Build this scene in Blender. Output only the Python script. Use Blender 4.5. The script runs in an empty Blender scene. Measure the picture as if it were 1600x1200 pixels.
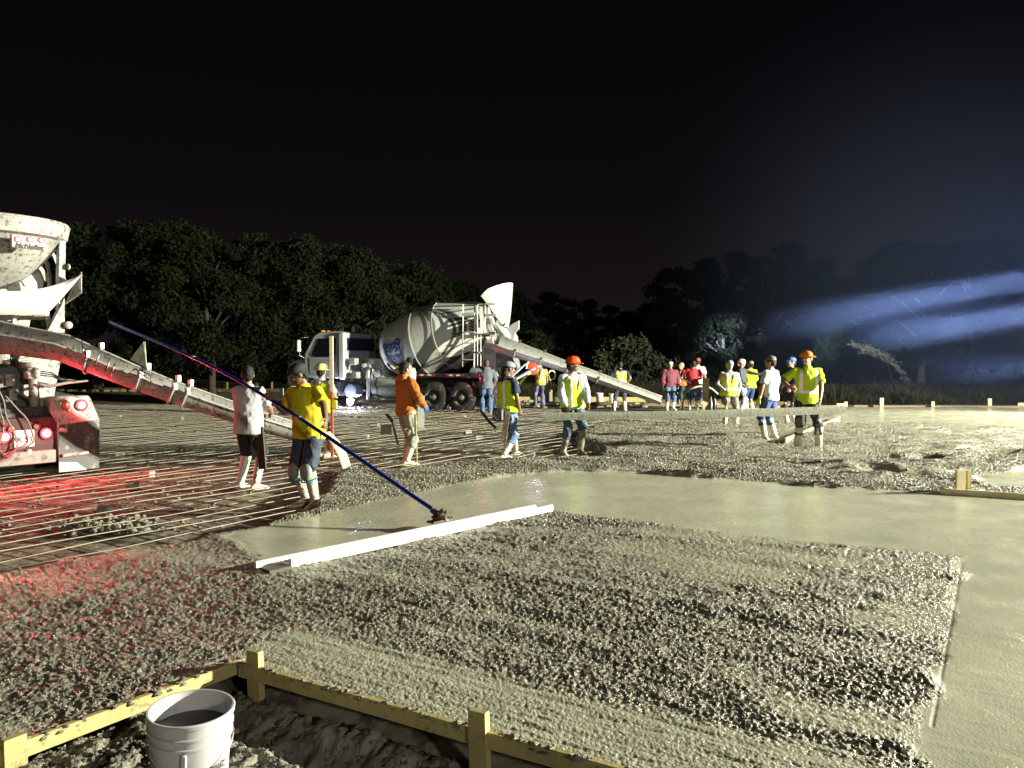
import bpy, math, random
import numpy as np
from mathutils import Vector, Matrix
R = math.radians
rnd = random.Random(7)
SC = bpy.context.scene
COL = SC.collection

# ------------------------------------------------------------------ camera, sky, exposure
CAM_Z = 1.62
PITCH = math.atan(35 / 1200)
cam_d = bpy.data.cameras.new('camera')
cam_d.sensor_width = 36
cam_d.lens = 27.0
cam_d.clip_start = 0.05
cam_d.clip_end = 2000
cam = bpy.data.objects.new('camera', cam_d)
cam.location = (0, 0, CAM_Z)
cam.rotation_euler = (R(90) - PITCH, 0, 0)
COL.objects.link(cam)
SC.camera = cam

w = bpy.data.worlds.new('World')
SC.world = w
w.use_nodes = True
nt = w.node_tree
bg = nt.nodes['Background']
tc = nt.nodes.new('ShaderNodeTexCoord')
sep = nt.nodes.new('ShaderNodeSeparateXYZ')
ramp = nt.nodes.new('ShaderNodeValToRGB')
nt.links.new(tc.outputs['Generated'], sep.inputs[0])
nt.links.new(sep.outputs['Z'], ramp.inputs[0])
e = ramp.color_ramp.elements
e[0].position = 0.0; e[0].color = (0.0120, 0.0085, 0.0085, 1)      # town glow low over the trees
e[1].position = 0.5; e[1].color = (0.0010, 0.0008, 0.0016, 1)
m_ = ramp.color_ramp.elements.new(0.2); m_.color = (0.0042, 0.0032, 0.0042, 1)
nt.links.new(ramp.outputs['Color'], bg.inputs['Color'])
bg.inputs['Strength'].default_value = 1.0

SC.view_settings.view_transform = 'Standard'
SC.view_settings.look = 'None'
SC.view_settings.exposure = 0.0
SC.view_settings.gamma = 1.0
SC.view_settings.use_curve_mapping = False
SC.render.engine = 'CYCLES'
cy = SC.cycles
cy.use_denoising = True
cy.denoising_input_passes = 'RGB_ALBEDO'
cy.max_bounces = 5
cy.diffuse_bounces = 3
cy.glossy_bounces = 3
cy.transmission_bounces = 4
cy.volume_bounces = 0
cy.caustics_reflective = False
cy.caustics_refractive = False
cy.use_adaptive_sampling = False
cy.sample_clamp_indirect = 4.0

# the lamps of the site: a light tower just past the right edge of the slab, aimed across it
TOWER = Vector((26.0, 10.0, 0))
def lamp(name, kind, loc, target, power, color, **kw):
    d = bpy.data.lights.new(name, kind)
    d.energy = power
    d.color = color
    for k, v in kw.items():
        setattr(d, k, v)
    o = bpy.data.objects.new(name, d)
    o.location = loc
    o.rotation_euler = (Vector(target) - Vector(loc)).to_track_quat('-Z', 'Y').to_euler()
    COL.objects.link(o)
    return o
lamp('flood_or_fill', 'SPOT', (26.0, 9.8, 5.7), (0, 13.0, 0.2), 82000, (1.0, 0.96, 0.72), spot_size=R(112), spot_blend=0.45, shadow_soft_size=0.18)
lamp('flood_or_fill', 'SPOT', (26.1, 10.5, 5.7), (2, 22, 0.5), 60000, (0.98, 0.98, 0.80), spot_size=R(112), spot_blend=0.45, shadow_soft_size=0.18)

# weak fill added behind the camera to lift the shadow sides
lamp('flood_or_fill', 'SPOT', (13.0, -15.0, 6.5), (-1, 14.0, 0.5), 6500, (1.0, 0.95, 0.80), spot_size=R(95), spot_blend=0.6, shadow_soft_size=0.6)

# ------------------------------------------------------------------ pixel helpers (photo pixels, 1600 wide)
_cp, _sp = math.cos(PITCH), math.sin(PITCH)
def ray(px, py):
    x = (px - 800) / 1200.0; v = -(py - 600) / 1200.0
    return Vector((x, _cp + v * _sp, -_sp + v * _cp))
def G(px, py, z=0.0):
    d = ray(px, py); t = (z - CAM_Z) / d.z
    return Vector((d.x * t, d.y * t, z))
def D(px, py, Y):
    d = ray(px, py); t = Y / d.y
    return Vector((d.x * t, Y, CAM_Z + d.z * t))

# ------------------------------------------------------------------ noise
def _h(ix, iy, iz, seed):
    n = (ix.astype(np.int64) * 374761393 + iy.astype(np.int64) * 668265263 + iz.astype(np.int64) * 1274126177 + seed * 974711) & 0xffffffff
    n = ((n ^ (n >> 13)) * 1274126177) & 0xffffffff
    n = ((n ^ (n >> 16)) * 2246822519) & 0xffffffff
    return ((n ^ (n >> 15)) & 0xffffff) / float(0xffffff)
def vnoise(x, y, z=None, seed=0):
    x = np.asarray(x, float); y = np.asarray(y, float)
    fx = np.floor(x); fy = np.floor(y)
    tx = x - fx; ty = y - fy
    tx = tx * tx * (3 - 2 * tx); ty = ty * ty * (3 - 2 * ty)
    if z is None:
        o = np.zeros_like(fx)
        a = _h(fx, fy, o, seed); b = _h(fx + 1, fy, o, seed); c = _h(fx, fy + 1, o, seed); d = _h(fx + 1, fy + 1, o, seed)
        return (a * (1 - tx) + b * tx) * (1 - ty) + (c * (1 - tx) + d * tx) * ty
    fz = np.floor(z); tz = z - fz; tz = tz * tz * (3 - 2 * tz)
    r = 0
    for dz in (0, 1):
        a = _h(fx, fy, fz + dz, seed); b = _h(fx + 1, fy, fz + dz, seed); c = _h(fx, fy + 1, fz + dz, seed); d = _h(fx + 1, fy + 1, fz + dz, seed)
        p = (a * (1 - tx) + b * tx) * (1 - ty) + (c * (1 - tx) + d * tx) * ty
        r = r + p * (tz if dz else 1 - tz)
    return r
def fbm(x, y, o=4, seed=0):
    r = 0; a = 0.5; s = 0
    for i in range(o):
        r = r + a * vnoise(x * 2 ** i, y * 2 ** i, seed=seed + i * 17); s += a; a *= 0.5
    return r / s
def worley(x, y, seed=0):
    fx = np.floor(x); fy = np.floor(y); best = np.full(x.shape, 9.0); val = np.zeros(x.shape)
    o = np.zeros_like(fx)
    for dx in (-1, 0, 1):
        for dy in (-1, 0, 1):
            cx = fx + dx; cyy = fy + dy
            px = cx + _h(cx, cyy, o, seed); py = cyy + _h(cx, cyy, o, seed + 5)
            d = (px - x) ** 2 + (py - y) ** 2
            m = d < best
            best = np.where(m, d, best); val = np.where(m, _h(cx, cyy, o, seed + 9), val)
    return np.sqrt(best), val
def sstep(a, b, x):
    t = np.clip((x - a) / (b - a), 0, 1)
    return t * t * (3 - 2 * t)

# ------------------------------------------------------------------ materials
MATS = {}
def mat(name, col, rough=0.6, metal=0.0, var=0.0, vscale=6.0, bump=0.0, bscale=30.0, col2=None, emit=None, estr=1.0, stain=None, sscale=3.0, samt=0.5, coat=0.0, trans=0.0):
    if name in MATS:
        return MATS[name]
    m = bpy.data.materials.new(name); m.use_nodes = True
    t = m.node_tree; b = t.nodes['Principled BSDF']
    b.inputs['Base Color'].default_value = (*col, 1)
    b.inputs['Roughness'].default_value = rough
    b.inputs['Metallic'].default_value = metal
    if coat: b.inputs['Coat Weight'].default_value = coat
    if trans: b.inputs['Transmission Weight'].default_value = trans
    c = t.nodes.new('ShaderNodeTexCoord')
    last = None
    if var or col2:
        n = t.nodes.new('ShaderNodeTexNoise'); n.inputs['Scale'].default_value = vscale; n.inputs['Detail'].default_value = 6
        t.links.new(c.outputs['Object'], n.inputs['Vector'])
        mr = t.nodes.new('ShaderNodeMapRange'); mr.inputs[1].default_value = 0.32; mr.inputs[2].default_value = 0.68
        t.links.new(n.outputs[0], mr.inputs[0])
        mx = t.nodes.new('ShaderNodeMix'); mx.data_type = 'RGBA'
        c2 = col2 if col2 else tuple(x * (1 - var) for x in col)
        mx.inputs[6].default_value = (*col, 1); mx.inputs[7].default_value = (*c2, 1)
        t.links.new(mr.outputs[0], mx.inputs[0])
        last = mx.outputs[2]
    if stain:
        n = t.nodes.new('ShaderNodeTexNoise'); n.inputs['Scale'].default_value = sscale; n.inputs['Detail'].default_value = 9; n.inputs['Roughness'].default_value = 0.7
        t.links.new(c.outputs['Object'], n.inputs['Vector'])
        mr = t.nodes.new('ShaderNodeMapRange'); mr.inputs[1].default_value = 1 - samt * 0.9; mr.inputs[2].default_value = 1.06 - samt * 0.9
        t.links.new(n.outputs[0], mr.inputs[0])
        mx = t.nodes.new('ShaderNodeMix'); mx.data_type = 'RGBA'
        mx.inputs[6].default_value = (*col, 1); mx.inputs[7].default_value = (*stain, 1)
        if last: t.links.new(last, mx.inputs[6])
        t.links.new(mr.outputs[0], mx.inputs[0])
        last = mx.outputs[2]
    if last: t.links.new(last, b.inputs['Base Color'])
    if bump:
        n = t.nodes.new('ShaderNodeTexNoise'); n.inputs['Scale'].default_value = bscale; n.inputs['Detail'].default_value = 5
        t.links.new(c.outputs['Object'], n.inputs['Vector'])
        bp = t.nodes.new('ShaderNodeBump'); bp.inputs['Strength'].default_value = 1.0; bp.inputs['Distance'].default_value = bump
        t.links.new(n.outputs[0], bp.inputs['Height']); t.links.new(bp.outputs[0], b.inputs['Normal'])
    if emit:
        b.inputs['Emission Color'].default_value = (*emit, 1); b.inputs['Emission Strength'].default_value = estr
    MATS[name] = m
    return m

# ------------------------------------------------------------------ mesh builder
class MB:
    def __init__(s):
        s.v = []; s.f = []; s.mi = []
    def add(s, vs, fs, mi=0):
        o = len(s.v); s.v += [tuple(p) for p in vs]
        for f in fs:
            s.f.append(tuple(i + o for i in f)); s.mi.append(mi)
        return s
    def box(s, c, size, M=None, mi=0, bev=0.0, taper=1.0):
        hx, hy, hz = size[0] / 2, size[1] / 2, size[2] / 2
        if bev <= 0:
            vs = [Vector((x * (taper if z > 0 else 1), y * (taper if z > 0 else 1), z)) for z in (-hz, hz) for x, y in ((-hx, -hy), (hx, -hy), (hx, hy), (-hx, hy))]
            fs = [(3, 2, 1, 0), (4, 5, 6, 7), (0, 1, 5, 4), (1, 2, 6, 5), (2, 3, 7, 6), (3, 0, 4, 7)]
        else:
            b = min(bev, hx * .9, hy * .9, hz * .9); vs = []; n = 8
            for z, k in ((-hz, b), (-hz + b, 0), (hz - b, 0), (hz, b)):
                X, Y = hx - k, hy - k
                for x, y in ((-X + b, -Y), (X - b, -Y), (X, -Y + b), (X, Y - b), (X - b, Y), (-X + b, Y), (-X, Y - b), (-X, -Y + b)):
                    vs.append(Vector((x, y, z)))
            fs = [tuple(reversed(range(8))), tuple(range(24, 32))]
            for r_ in range(3):
                for i in range(8):
                    j = (i + 1) % 8
                    fs.append((r_ * 8 + i, r_ * 8 + j, r_ * 8 + 8 + j, r_ * 8 + 8 + i))
        if M is not None: vs = [M @ p for p in vs]
        c = Vector(c)
        return s.add([p + c for p in vs], fs, mi)
    def loft(s, rings, caps=True, mi=0, closed=True):
        n = len(rings[0]); o = len(s.v)
        for r_ in rings: s.v += [tuple(p) for p in r_]
        m = n if closed else n - 1
        for k in range(len(rings) - 1):
            for i in range(m):
                j = (i + 1) % n
                s.f.append((o + k * n + i, o + k * n + j, o + (k + 1) * n + j, o + (k + 1) * n + i)); s.mi.append(mi)
        if caps and closed:
            s.f.append(tuple(o + i for i in reversed(range(n)))); s.mi.append(mi)
            e_ = o + (len(rings) - 1) * n
            s.f.append(tuple(e_ + i for i in range(n))); s.mi.append(mi)
        return s
    def path(s, pts, rad, n=8, mi=0, flat=1.0, caps=True, up=(0, 0, 1)):
        pts = [Vector(p) for p in pts]
        if not hasattr(rad, '__len__'): rad = [rad] * len(pts)
        rings = []
        up = Vector(up)
        for i, p in enumerate(pts):
            d = (pts[min(i + 1, len(pts) - 1)] - pts[max(i - 1, 0)])
            if d.length < 1e-9: d = Vector((0, 0, 1))
            d.normalize()
            a = d.cross(up)
            if a.length < 0.05: a = d.cross(Vector((0, 1, 0)))
            a.normalize(); b = a.cross(d).normalized()
            rings.append([p + (a * math.cos(t) + b * math.sin(t) * flat) * rad[i] for t in (2 * math.pi * k / n for k in range(n))])
        return s.loft(rings, caps, mi)
    def lathe(s, prof, M=None, n=32, mi=0, caps=True, arc=(0, 2 * math.pi)):
        full = abs(arc[1] - arc[0] - 2 * math.pi) < 1e-6
        k = n if full else n + 1
        rings = []
        for z, r_ in prof:
            ring = [Vector((r_ * math.cos(arc[0] + (arc[1] - arc[0]) * i / n), r_ * math.sin(arc[0] + (arc[1] - arc[0]) * i / n), z)) for i in range(k)]
            if M is not None: ring = [M @ p for p in ring]
            rings.append(ring)
        return s.loft(rings, caps and full, mi, closed=full)
    def ell(s, c, r_, n=12, m=8, M=None, mi=0):
        c = Vector(c); rings = []
        for k in range(m + 1):
            a = -math.pi / 2 + math.pi * k / m
            a = max(min(a, math.pi / 2 - .08), -math.pi / 2 + .08)
            ring = [Vector((r_[0] * math.cos(a) * math.cos(t), r_[1] * math.cos(a) * math.sin(t), r_[2] * math.sin(a))) for t in (2 * math.pi * i / n for i in range(n))]
            if M is not None: ring = [M @ p for p in ring]
            rings.append([p + c for p in ring])
        return s.loft(rings, True, mi)
    def shell(s, grid, th, mi=0):
        """a sheet given as rows of points, thickened by th along its normals"""
        g = np.array([[tuple(p) for p in row] for row in grid], float)
        du = np.gradient(g, axis=0); dv = np.gradient(g, axis=1)
        n = np.cross(du, dv); n /= np.maximum(np.linalg.norm(n, axis=2, keepdims=True), 1e-9)
        g2 = g + n * th; a, b = g.shape[:2]; o = len(s.v)
        s.v += [tuple(p) for p in g.reshape(-1, 3)] + [tuple(p) for p in g2.reshape(-1, 3)]
        N = a * b
        def F(*t): s.f.append(tuple(o + q for q in t)); s.mi.append(mi)
        for i in range(a - 1):
            for j in range(b - 1):
                p = i * b + j
                F(p, p + 1, p + b + 1, p + b); F(N + p + b, N + p + b + 1, N + p + 1, N + p)
        for i in range(a - 1):
            p = i * b; F(p, p + b, N + p + b, N + p); p = i * b + b - 1; F(p + b, p, N + p, N + p + b)
        for j in range(b - 1):
            p = j; F(p + 1, p, N + p, N + p + 1); p = (a - 1) * b + j; F(p, p + 1, N + p + 1, N + p)
        return s
    def xf(s, M):
        s.v = [tuple(M @ Vector(p)) for p in s.v]; return s
    def build(s, name, mats, parent=None, smooth=None, loc=None):
        me = bpy.data.meshes.new(name)
        me.from_pydata(s.v, [], s.f)
        if not isinstance(mats, (list, tuple)): mats = [mats]
        for m in mats: me.materials.append(m)
        if len(mats) > 1: me.polygons.foreach_set('material_index', s.mi)
        return link(name, me, parent, smooth, loc)
def link(name, me, parent=None, smooth=None, loc=None):
    if smooth is not None:
        me.polygons.foreach_set('use_smooth', [True] * len(me.polygons))
        if smooth and smooth < 179:
            me.set_sharp_from_angle(angle=R(smooth))
    o = bpy.data.objects.new(name, me); COL.objects.link(o)
    if parent: o.parent = parent
    if loc is not None: o.location = loc
    return o
def tag(o, label=None, cat=None, group=None, kind=None):
    if label: o['label'] = label
    if cat: o['category'] = cat
    if group: o['group'] = group
    if kind: o['kind'] = kind
    return o
def empty(name, label, cat, loc=(0, 0, 0), rz=0.0, group=None, M=None):
    o = bpy.data.objects.new(name, None); COL.objects.link(o)
    o.empty_display_size = 0.1
    if M is not None: o.matrix_world = M
    else:
        o.location = loc; o.rotation_euler = (0, 0, rz)
    return tag(o, label, cat, group)
def copy_tree(o, parent=None):
    c = o.copy(); COL.objects.link(c)
    if parent: c.parent = parent
    for ch in [q for q in COL.objects if q.parent == o]: copy_tree(ch, c)
    return c
def np_mesh(name, V, F, m, smooth=True, attrs=None, parent=None):
    me = bpy.data.meshes.new(name)
    V = np.asarray(V, np.float32); F = np.asarray(F, np.int32)
    me.vertices.add(len(V)); me.vertices.foreach_set('co', V.ravel())
    k = F.shape[1]
    me.loops.add(F.size); me.loops.foreach_set('vertex_index', F.ravel())
    me.polygons.add(len(F)); me.polygons.foreach_set('loop_start', np.arange(len(F), dtype=np.int32) * k)
    try: me.polygons.foreach_set('loop_total', np.full(len(F), k, np.int32))
    except Exception: pass
    me.update(calc_edges=True)
    me.materials.append(m)
    if smooth: me.polygons.foreach_set('use_smooth', np.ones(len(F), bool))
    for a, d in (attrs or {}).items():
        at = me.attributes.new(a, 'FLOAT', 'POINT'); at.data.foreach_set('value', np.asarray(d, np.float32))
    o = bpy.data.objects.new(name, me); COL.objects.link(o)
    if parent: o.parent = parent
    return o

WHITE = mat('white_truck_paint', (0.54, 0.55, 0.54), 0.35, var=0.1, vscale=3, stain=(0.32, 0.31, 0.27), sscale=9, samt=0.45)
DIRTY = mat('concrete_splashed_paint', (0.45, 0.445, 0.42), 0.5, var=0.25, vscale=5, stain=(0.13, 0.12, 0.10), sscale=15, samt=0.52, bump=0.004, bscale=20)
GREYP = mat('grey_paint', (0.17, 0.19, 0.19), 0.4, var=0.15)
CREAMP = mat('pale_grey_paint', (0.66, 0.68, 0.64), 0.35, var=0.1, vscale=3, stain=(0.3, 0.3, 0.27), sscale=10, samt=0.45)
BLACKP = mat('black_paint', (0.025, 0.025, 0.028), 0.45, var=0.4, stain=(0.14, 0.13, 0.11), sscale=5, samt=0.5)
MAROON = mat('dark_red_paint', (0.045, 0.006, 0.010), 0.6, var=0.3, stain=(0.07, 0.03, 0.03), sscale=6, samt=0.5)
STEEL = mat('steel', (0.45, 0.45, 0.44), 0.4, metal=0.9, var=0.3)
RUBBER = mat('rubber', (0.03, 0.03, 0.03), 0.75, var=0.3, stain=(0.16, 0.15, 0.13), sscale=6, samt=0.5)
GLASS = mat('dark_glass', (0.01, 0.012, 0.014), 0.08, coat=0.5)
REDL = mat('red_lamp_lens', (0.5, 0.01, 0.01), 0.3, emit=(1.0, 0.03, 0.035), estr=9)
REDHOT = mat('red_lamp_core', (0.8, 0.1, 0.05), 0.3, emit=(1.0, 0.42, 0.30), estr=26)
REDOFF = mat('red_reflector', (0.5, 0.02, 0.02), 0.3)
AMBER = mat('amber_lens', (0.7, 0.2, 0.03), 0.3, emit=(1.0, 0.28, 0.03), estr=1.2)
AMBEROFF = mat('amber_lens_unlit', (0.45, 0.16, 0.10), 0.3)
WORK = mat('white_work_lamp', (1, 1, 1), 0.3, emit=(0.85, 0.9, 1.0), estr=45)
TAPEW = mat('white_reflective_tape', (0.85, 0.85, 0.8), 0.4)
TAPER = mat('red_reflective_tape', (0.55, 0.03, 0.03), 0.4)
WOOD = mat('form_lumber', (0.44, 0.37, 0.155), 0.6, var=0.25, vscale=2.5, stain=(0.24, 0.20, 0.10), sscale=22, samt=0.50, bump=0.002, bscale=40)
WOODP = mat('pale_lumber', (0.36, 0.30, 0.16), 0.6, var=0.25, vscale=3, stain=(0.2, 0.19, 0.16), sscale=9, samt=0.48)
WOODD = mat('muddy_lumber', (0.20, 0.12, 0.055), 0.7, var=0.3, vscale=4, stain=(0.2, 0.19, 0.16), sscale=9, samt=0.48)
# ------------------------------------------------------------------ ground, slab, mat
def mat_concrete():
    m = bpy.data.materials.new('fresh_concrete'); m.use_nodes = True
    t = m.node_tree; N = t.nodes; L = t.links; b = N['Principled BSDF']
    c = N.new('ShaderNodeTexCoord')
    at = N.new('ShaderNodeAttribute'); at.attribute_name = 'smooth'
    def noise(s, d=5, r_=0.6):
        n = N.new('ShaderNodeTexNoise'); n.inputs['Scale'].default_value = s; n.inputs['Detail'].default_value = d; n.inputs['Roughness'].default_value = r_
        L.new(c.outputs['Object'], n.inputs['Vector']); return n.outputs[0]
    def mix(f, a, b_):
        mx = N.new('ShaderNodeMix'); mx.data_type = 'RGBA'
        for i, q in ((0, f), (6, a), (7, b_)):
            if isinstance(q, tuple): mx.inputs[i].default_value = (*q, 1)
            else: L.new(q, mx.inputs[i])
        return mx.outputs[2]
    def mrange(v, a, b_, c_=0.0, d=1.0):
        q = N.new('ShaderNodeMapRange'); L.new(v, q.inputs[0])
        for i, x in enumerate((a, b_, c_, d)): q.inputs[i + 1].default_value = x
        return q.outputs[0]
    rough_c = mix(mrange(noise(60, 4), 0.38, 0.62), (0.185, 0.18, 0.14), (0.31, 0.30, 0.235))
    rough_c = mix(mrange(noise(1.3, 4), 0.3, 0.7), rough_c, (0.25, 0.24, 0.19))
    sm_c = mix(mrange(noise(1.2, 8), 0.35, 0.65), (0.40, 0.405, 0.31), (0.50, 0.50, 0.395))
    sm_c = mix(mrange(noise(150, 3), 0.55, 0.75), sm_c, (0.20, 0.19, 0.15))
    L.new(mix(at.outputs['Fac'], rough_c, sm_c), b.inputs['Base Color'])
    rr = mrange(noise(2.2, 6), 0.35, 0.65, 0.07, 0.26)
    mr = N.new('ShaderNodeMix'); L.new(at.outputs['Fac'], mr.inputs[0]); mr.inputs[2].default_value = 0.30; L.new(rr, mr.inputs[3])
    L.new(mr.outputs[0], b.inputs['Roughness'])
    # stone chips and paste in the rough, fine trowel grain in the smooth
    vo = N.new('ShaderNodeTexVoronoi'); vo.inputs['Scale'].default_value = 75; L.new(c.outputs['Object'], vo.inputs['Vector'])
    n1 = noise(130, 4)
    ma = N.new('ShaderNodeMath'); ma.operation = 'MULTIPLY_ADD'; L.new(vo.outputs['Distance'], ma.inputs[0]); ma.inputs[1].default_value = -0.9; L.new(n1, ma.inputs[2])
    inv = mrange(at.outputs['Fac'], 0, 1, 0.009, 0.0008)
    bp = N.new('ShaderNodeBump'); bp.inputs['Strength'].default_value = 1.0
    L.new(inv, bp.inputs['Distance']); L.new(ma.outputs[0], bp.inputs['Height'])
    bp2 = N.new('ShaderNodeBump'); bp2.inputs['Distance'].default_value = 0.0035
    L.new(noise(9, 6), bp2.inputs['Height']); L.new(bp.outputs[0], bp2.inputs['Normal'])
    bp3 = N.new('ShaderNodeBump'); L.new(mrange(at.outputs['Fac'], 0, .8, 0.022, 0.0), bp3.inputs['Distance'])
    vo2 = N.new('ShaderNodeTexVoronoi'); vo2.inputs['Scale'].default_value = 27; L.new(c.outputs['Object'], vo2.inputs['Vector'])
    mb = N.new('ShaderNodeMath'); mb.operation = 'MULTIPLY_ADD'; L.new(vo2.outputs['Distance'], mb.inputs[0]); mb.inputs[1].default_value = -.8; L.new(noise(40, 5), mb.inputs[2])
    L.new(mb.outputs[0], bp3.inputs['Height']); L.new(bp2.outputs[0], bp3.inputs['Normal'])
    L.new(bp3.outputs[0], b.inputs['Normal'])
    return m
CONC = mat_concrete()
DIRT = mat('bare_dirt', (0.31, 0.275, 0.21), 0.8, var=0.45, vscale=0.8, stain=(0.10, 0.088, 0.065), sscale=2.5, samt=0.56, bump=0.03, bscale=6)

def P2(l): return np.array([tuple(G(px, py))[:2] for px, py in l])
def inside(poly, x, y):
    r_ = np.zeros(x.shape, bool); n = len(poly)
    for i in range(n):
        x1, y1 = poly[i]; x2, y2 = poly[(i + 1) % n]
        c = ((y1 > y) != (y2 > y)) & (x < (x2 - x1) * (y - y1) / (y2 - y1 + 1e-12) + x1)
        r_ ^= c
    return r_
def sdist(poly, x, y, close=True):
    d = np.full(x.shape, 1e9); n = len(poly)
    for i in range(n if close else n - 1):
        x1, y1 = poly[i]; x2, y2 = poly[(i + 1) % n]
        dx, dy = x2 - x1, y2 - y1; L2 = dx * dx + dy * dy + 1e-12
        t = np.clip(((x - x1) * dx + (y - y1) * dy) / L2, 0, 1)
        d = np.minimum(d, (x - x1 - t * dx) ** 2 + (y - y1 - t * dy) ** 2)
    return np.sqrt(d)
def sgn(poly, x, y):
    return np.where(inside(poly, x, y), 1, -1) * sdist(poly, x, y)

CORNER = G(370, 1033); A_END = G(-60, 1195); B_END = G(985, 1204)
uA = (Vector(A_END) - CORNER).normalized(); uB = (Vector(B_END) - CORNER).normalized()
A_FAR = CORNER + uA * 6.0; B_FAR = CORNER + uB * 7.0
front = [(-420, 960), (-200, 905), (0, 878), (100, 862), (200, 848), (300, 832), (380, 817), (400, 806), (440, 792), (468, 774), (498, 742), (540, 720), (620, 731), (700, 722), (760, 719), (830, 713), (900, 716), (935, 706), (905, 692), (880, 680), (905, 668), (945, 660), (1010, 654), (1100, 648), (1200, 643), (1290, 639), (1330, 634.5), (1600, 636), (2050, 640)]
SLAB = np.array([tuple(A_FAR)[:2], tuple(CORNER)[:2], tuple(B_FAR)[:2], (12.0, -2.0), (26.0, 8.0)] + [tuple(p) for p in P2(front)[::-1]])
RAW_EDGE = P2(front[:-3])
BAND = P2([(345, 838), (470, 812), (560, 790), (700, 758), (800, 742), (880, 735), (1000, 738), (1130, 748), (1300, 762), (1470, 772), (1620, 776), (2100, 790), (2300, 1500), (1430, 1215), (1450, 1130), (1480, 1000), (1500, 900), (1508, 868), (1400, 858), (1250, 846), (1100, 828), (980, 812), (862, 797), (430, 884)])
FARS = P2([(1338, 636.5), (1700, 638), (2100, 641), (2100, 690), (1600, 669), (1470, 664), (1275, 659)])
PATCH = P2([(1545, 742), (1600, 733), (1750, 740), (1800, 764), (1560, 760), (1525, 752)])
HOLES = [(1400, 742, .55, .30, .11), (1365, 735, .3, .2, .06), (1452, 716, .35, .2, .09), (1553, 706, .5, .28, .09), (1240, 728, .5, .25, .07), (1180, 738, .6, .2, .05), (1060, 735, .9, .2, .06), (960, 700, .5, .25, .06), (1000, 722, .8, .2, .05)]
nB = Vector((-uB.y, uB.x)); nB = nB if nB.y > 0 else -nB

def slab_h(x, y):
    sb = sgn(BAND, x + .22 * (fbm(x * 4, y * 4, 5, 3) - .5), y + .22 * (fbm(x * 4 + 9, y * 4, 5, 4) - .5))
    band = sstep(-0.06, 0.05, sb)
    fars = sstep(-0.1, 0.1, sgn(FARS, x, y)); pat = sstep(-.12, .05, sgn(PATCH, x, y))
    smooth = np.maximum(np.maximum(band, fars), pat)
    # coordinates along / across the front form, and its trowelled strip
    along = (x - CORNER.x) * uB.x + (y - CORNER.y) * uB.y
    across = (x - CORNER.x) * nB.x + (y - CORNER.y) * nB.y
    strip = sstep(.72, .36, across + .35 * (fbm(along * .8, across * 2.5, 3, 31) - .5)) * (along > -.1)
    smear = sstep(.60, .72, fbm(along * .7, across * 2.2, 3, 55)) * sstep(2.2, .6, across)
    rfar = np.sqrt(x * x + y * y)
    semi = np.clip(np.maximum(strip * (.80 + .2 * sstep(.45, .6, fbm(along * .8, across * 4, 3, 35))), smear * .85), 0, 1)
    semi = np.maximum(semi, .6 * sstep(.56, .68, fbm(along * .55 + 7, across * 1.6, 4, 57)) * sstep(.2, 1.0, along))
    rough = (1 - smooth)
    k = rough * (1 - semi)
    d1, v1 = worley(x * 50, y * 50, 1); d2, v2 = worley(x * 28, y * 28, 2)
    mod = .55 + 1.1 * fbm(x * .9, y * 1.6, 3, 66)
    k = k * mod
    nf1 = 1 - sstep(4.5, 8, rfar); nf2 = 1 - sstep(7, 12, rfar)
    h = k * ((0.55 - d1) * .0085 * (.4 + 1.2 * v1) * nf1 + (.55 - d2) * .0095 * (.2 + v2 * 1.5) * nf2 + (vnoise(x * 11, y * 26, seed=88) - .5) * .006 * nf2)
    h += k * (vnoise(along * 9, across * 24, seed=87) - .5) * .005 * nf2
    h += (k * .9 + .06 * semi) * (fbm(x * 7, y * 7, 3, 8) - .5) * (.017 * nf2)
    h += semi * rough * ((.5 - d1) * .0028 + (fbm(along * 4, across * 25, 3, 77) - .5) * .012)
    # low rake ridges running with the screed
    rid = vnoise(along * .9, across * 5.0, seed=21)
    h += rough * (rid - .5) * .030 * sstep(.3, 1.2, across)
    pile = sstep(9.5, 11.5, y + .25 * x) * rough * (1 - sstep(19, 24, y))
    h += pile * ((fbm(x * .9, y * 2.3, 4, 41) - .42) * .20 + .02)
    edge = sdist(RAW_EDGE, x, y, False) + .35 * (fbm(x * 2.2, y * 2.2, 4, 12) - .5)
    ed = sstep(0.0, .38, edge)
    h += rough * .02 * (1 - ed)
    h = h * (.4 + .6 * ed) - .19 * (1 - ed)
    for px, py, a, b_, dep in HOLES:
        c = G(px, py); q = ((x - c.x) / a) ** 2 + ((y - c.y) / (b_ * 1.6)) ** 2
        h -= dep * 1.3 * np.exp(-q * 2.2) * (.7 + .6 * vnoise(x * 6, y * 6, seed=5)) * rough
        h += dep * .5 * np.exp(-(np.sqrt(q) - 1.2) ** 2 * 5) * rough
    h -= smooth * .004 * (rfar > 8)
    h += smooth * ((fbm(x * 2, y * 2, 3, 91) - .5) * .008 + (vnoise(along * 1.1, across * 26, seed=93) - .5) * .0016)
    # the groove of the screed edge beside the trowelled strip
    g1 = G(1503, 880); g2 = G(1456, 1135)
    d = sdist(np.array([(g1.x, g1.y), (g2.x, g2.y)]), x, y, False)
    h -= .0035 * np.exp(-(d / .007) ** 2)
    return h, smooth * 1.0 + semi * rough * .75

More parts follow.
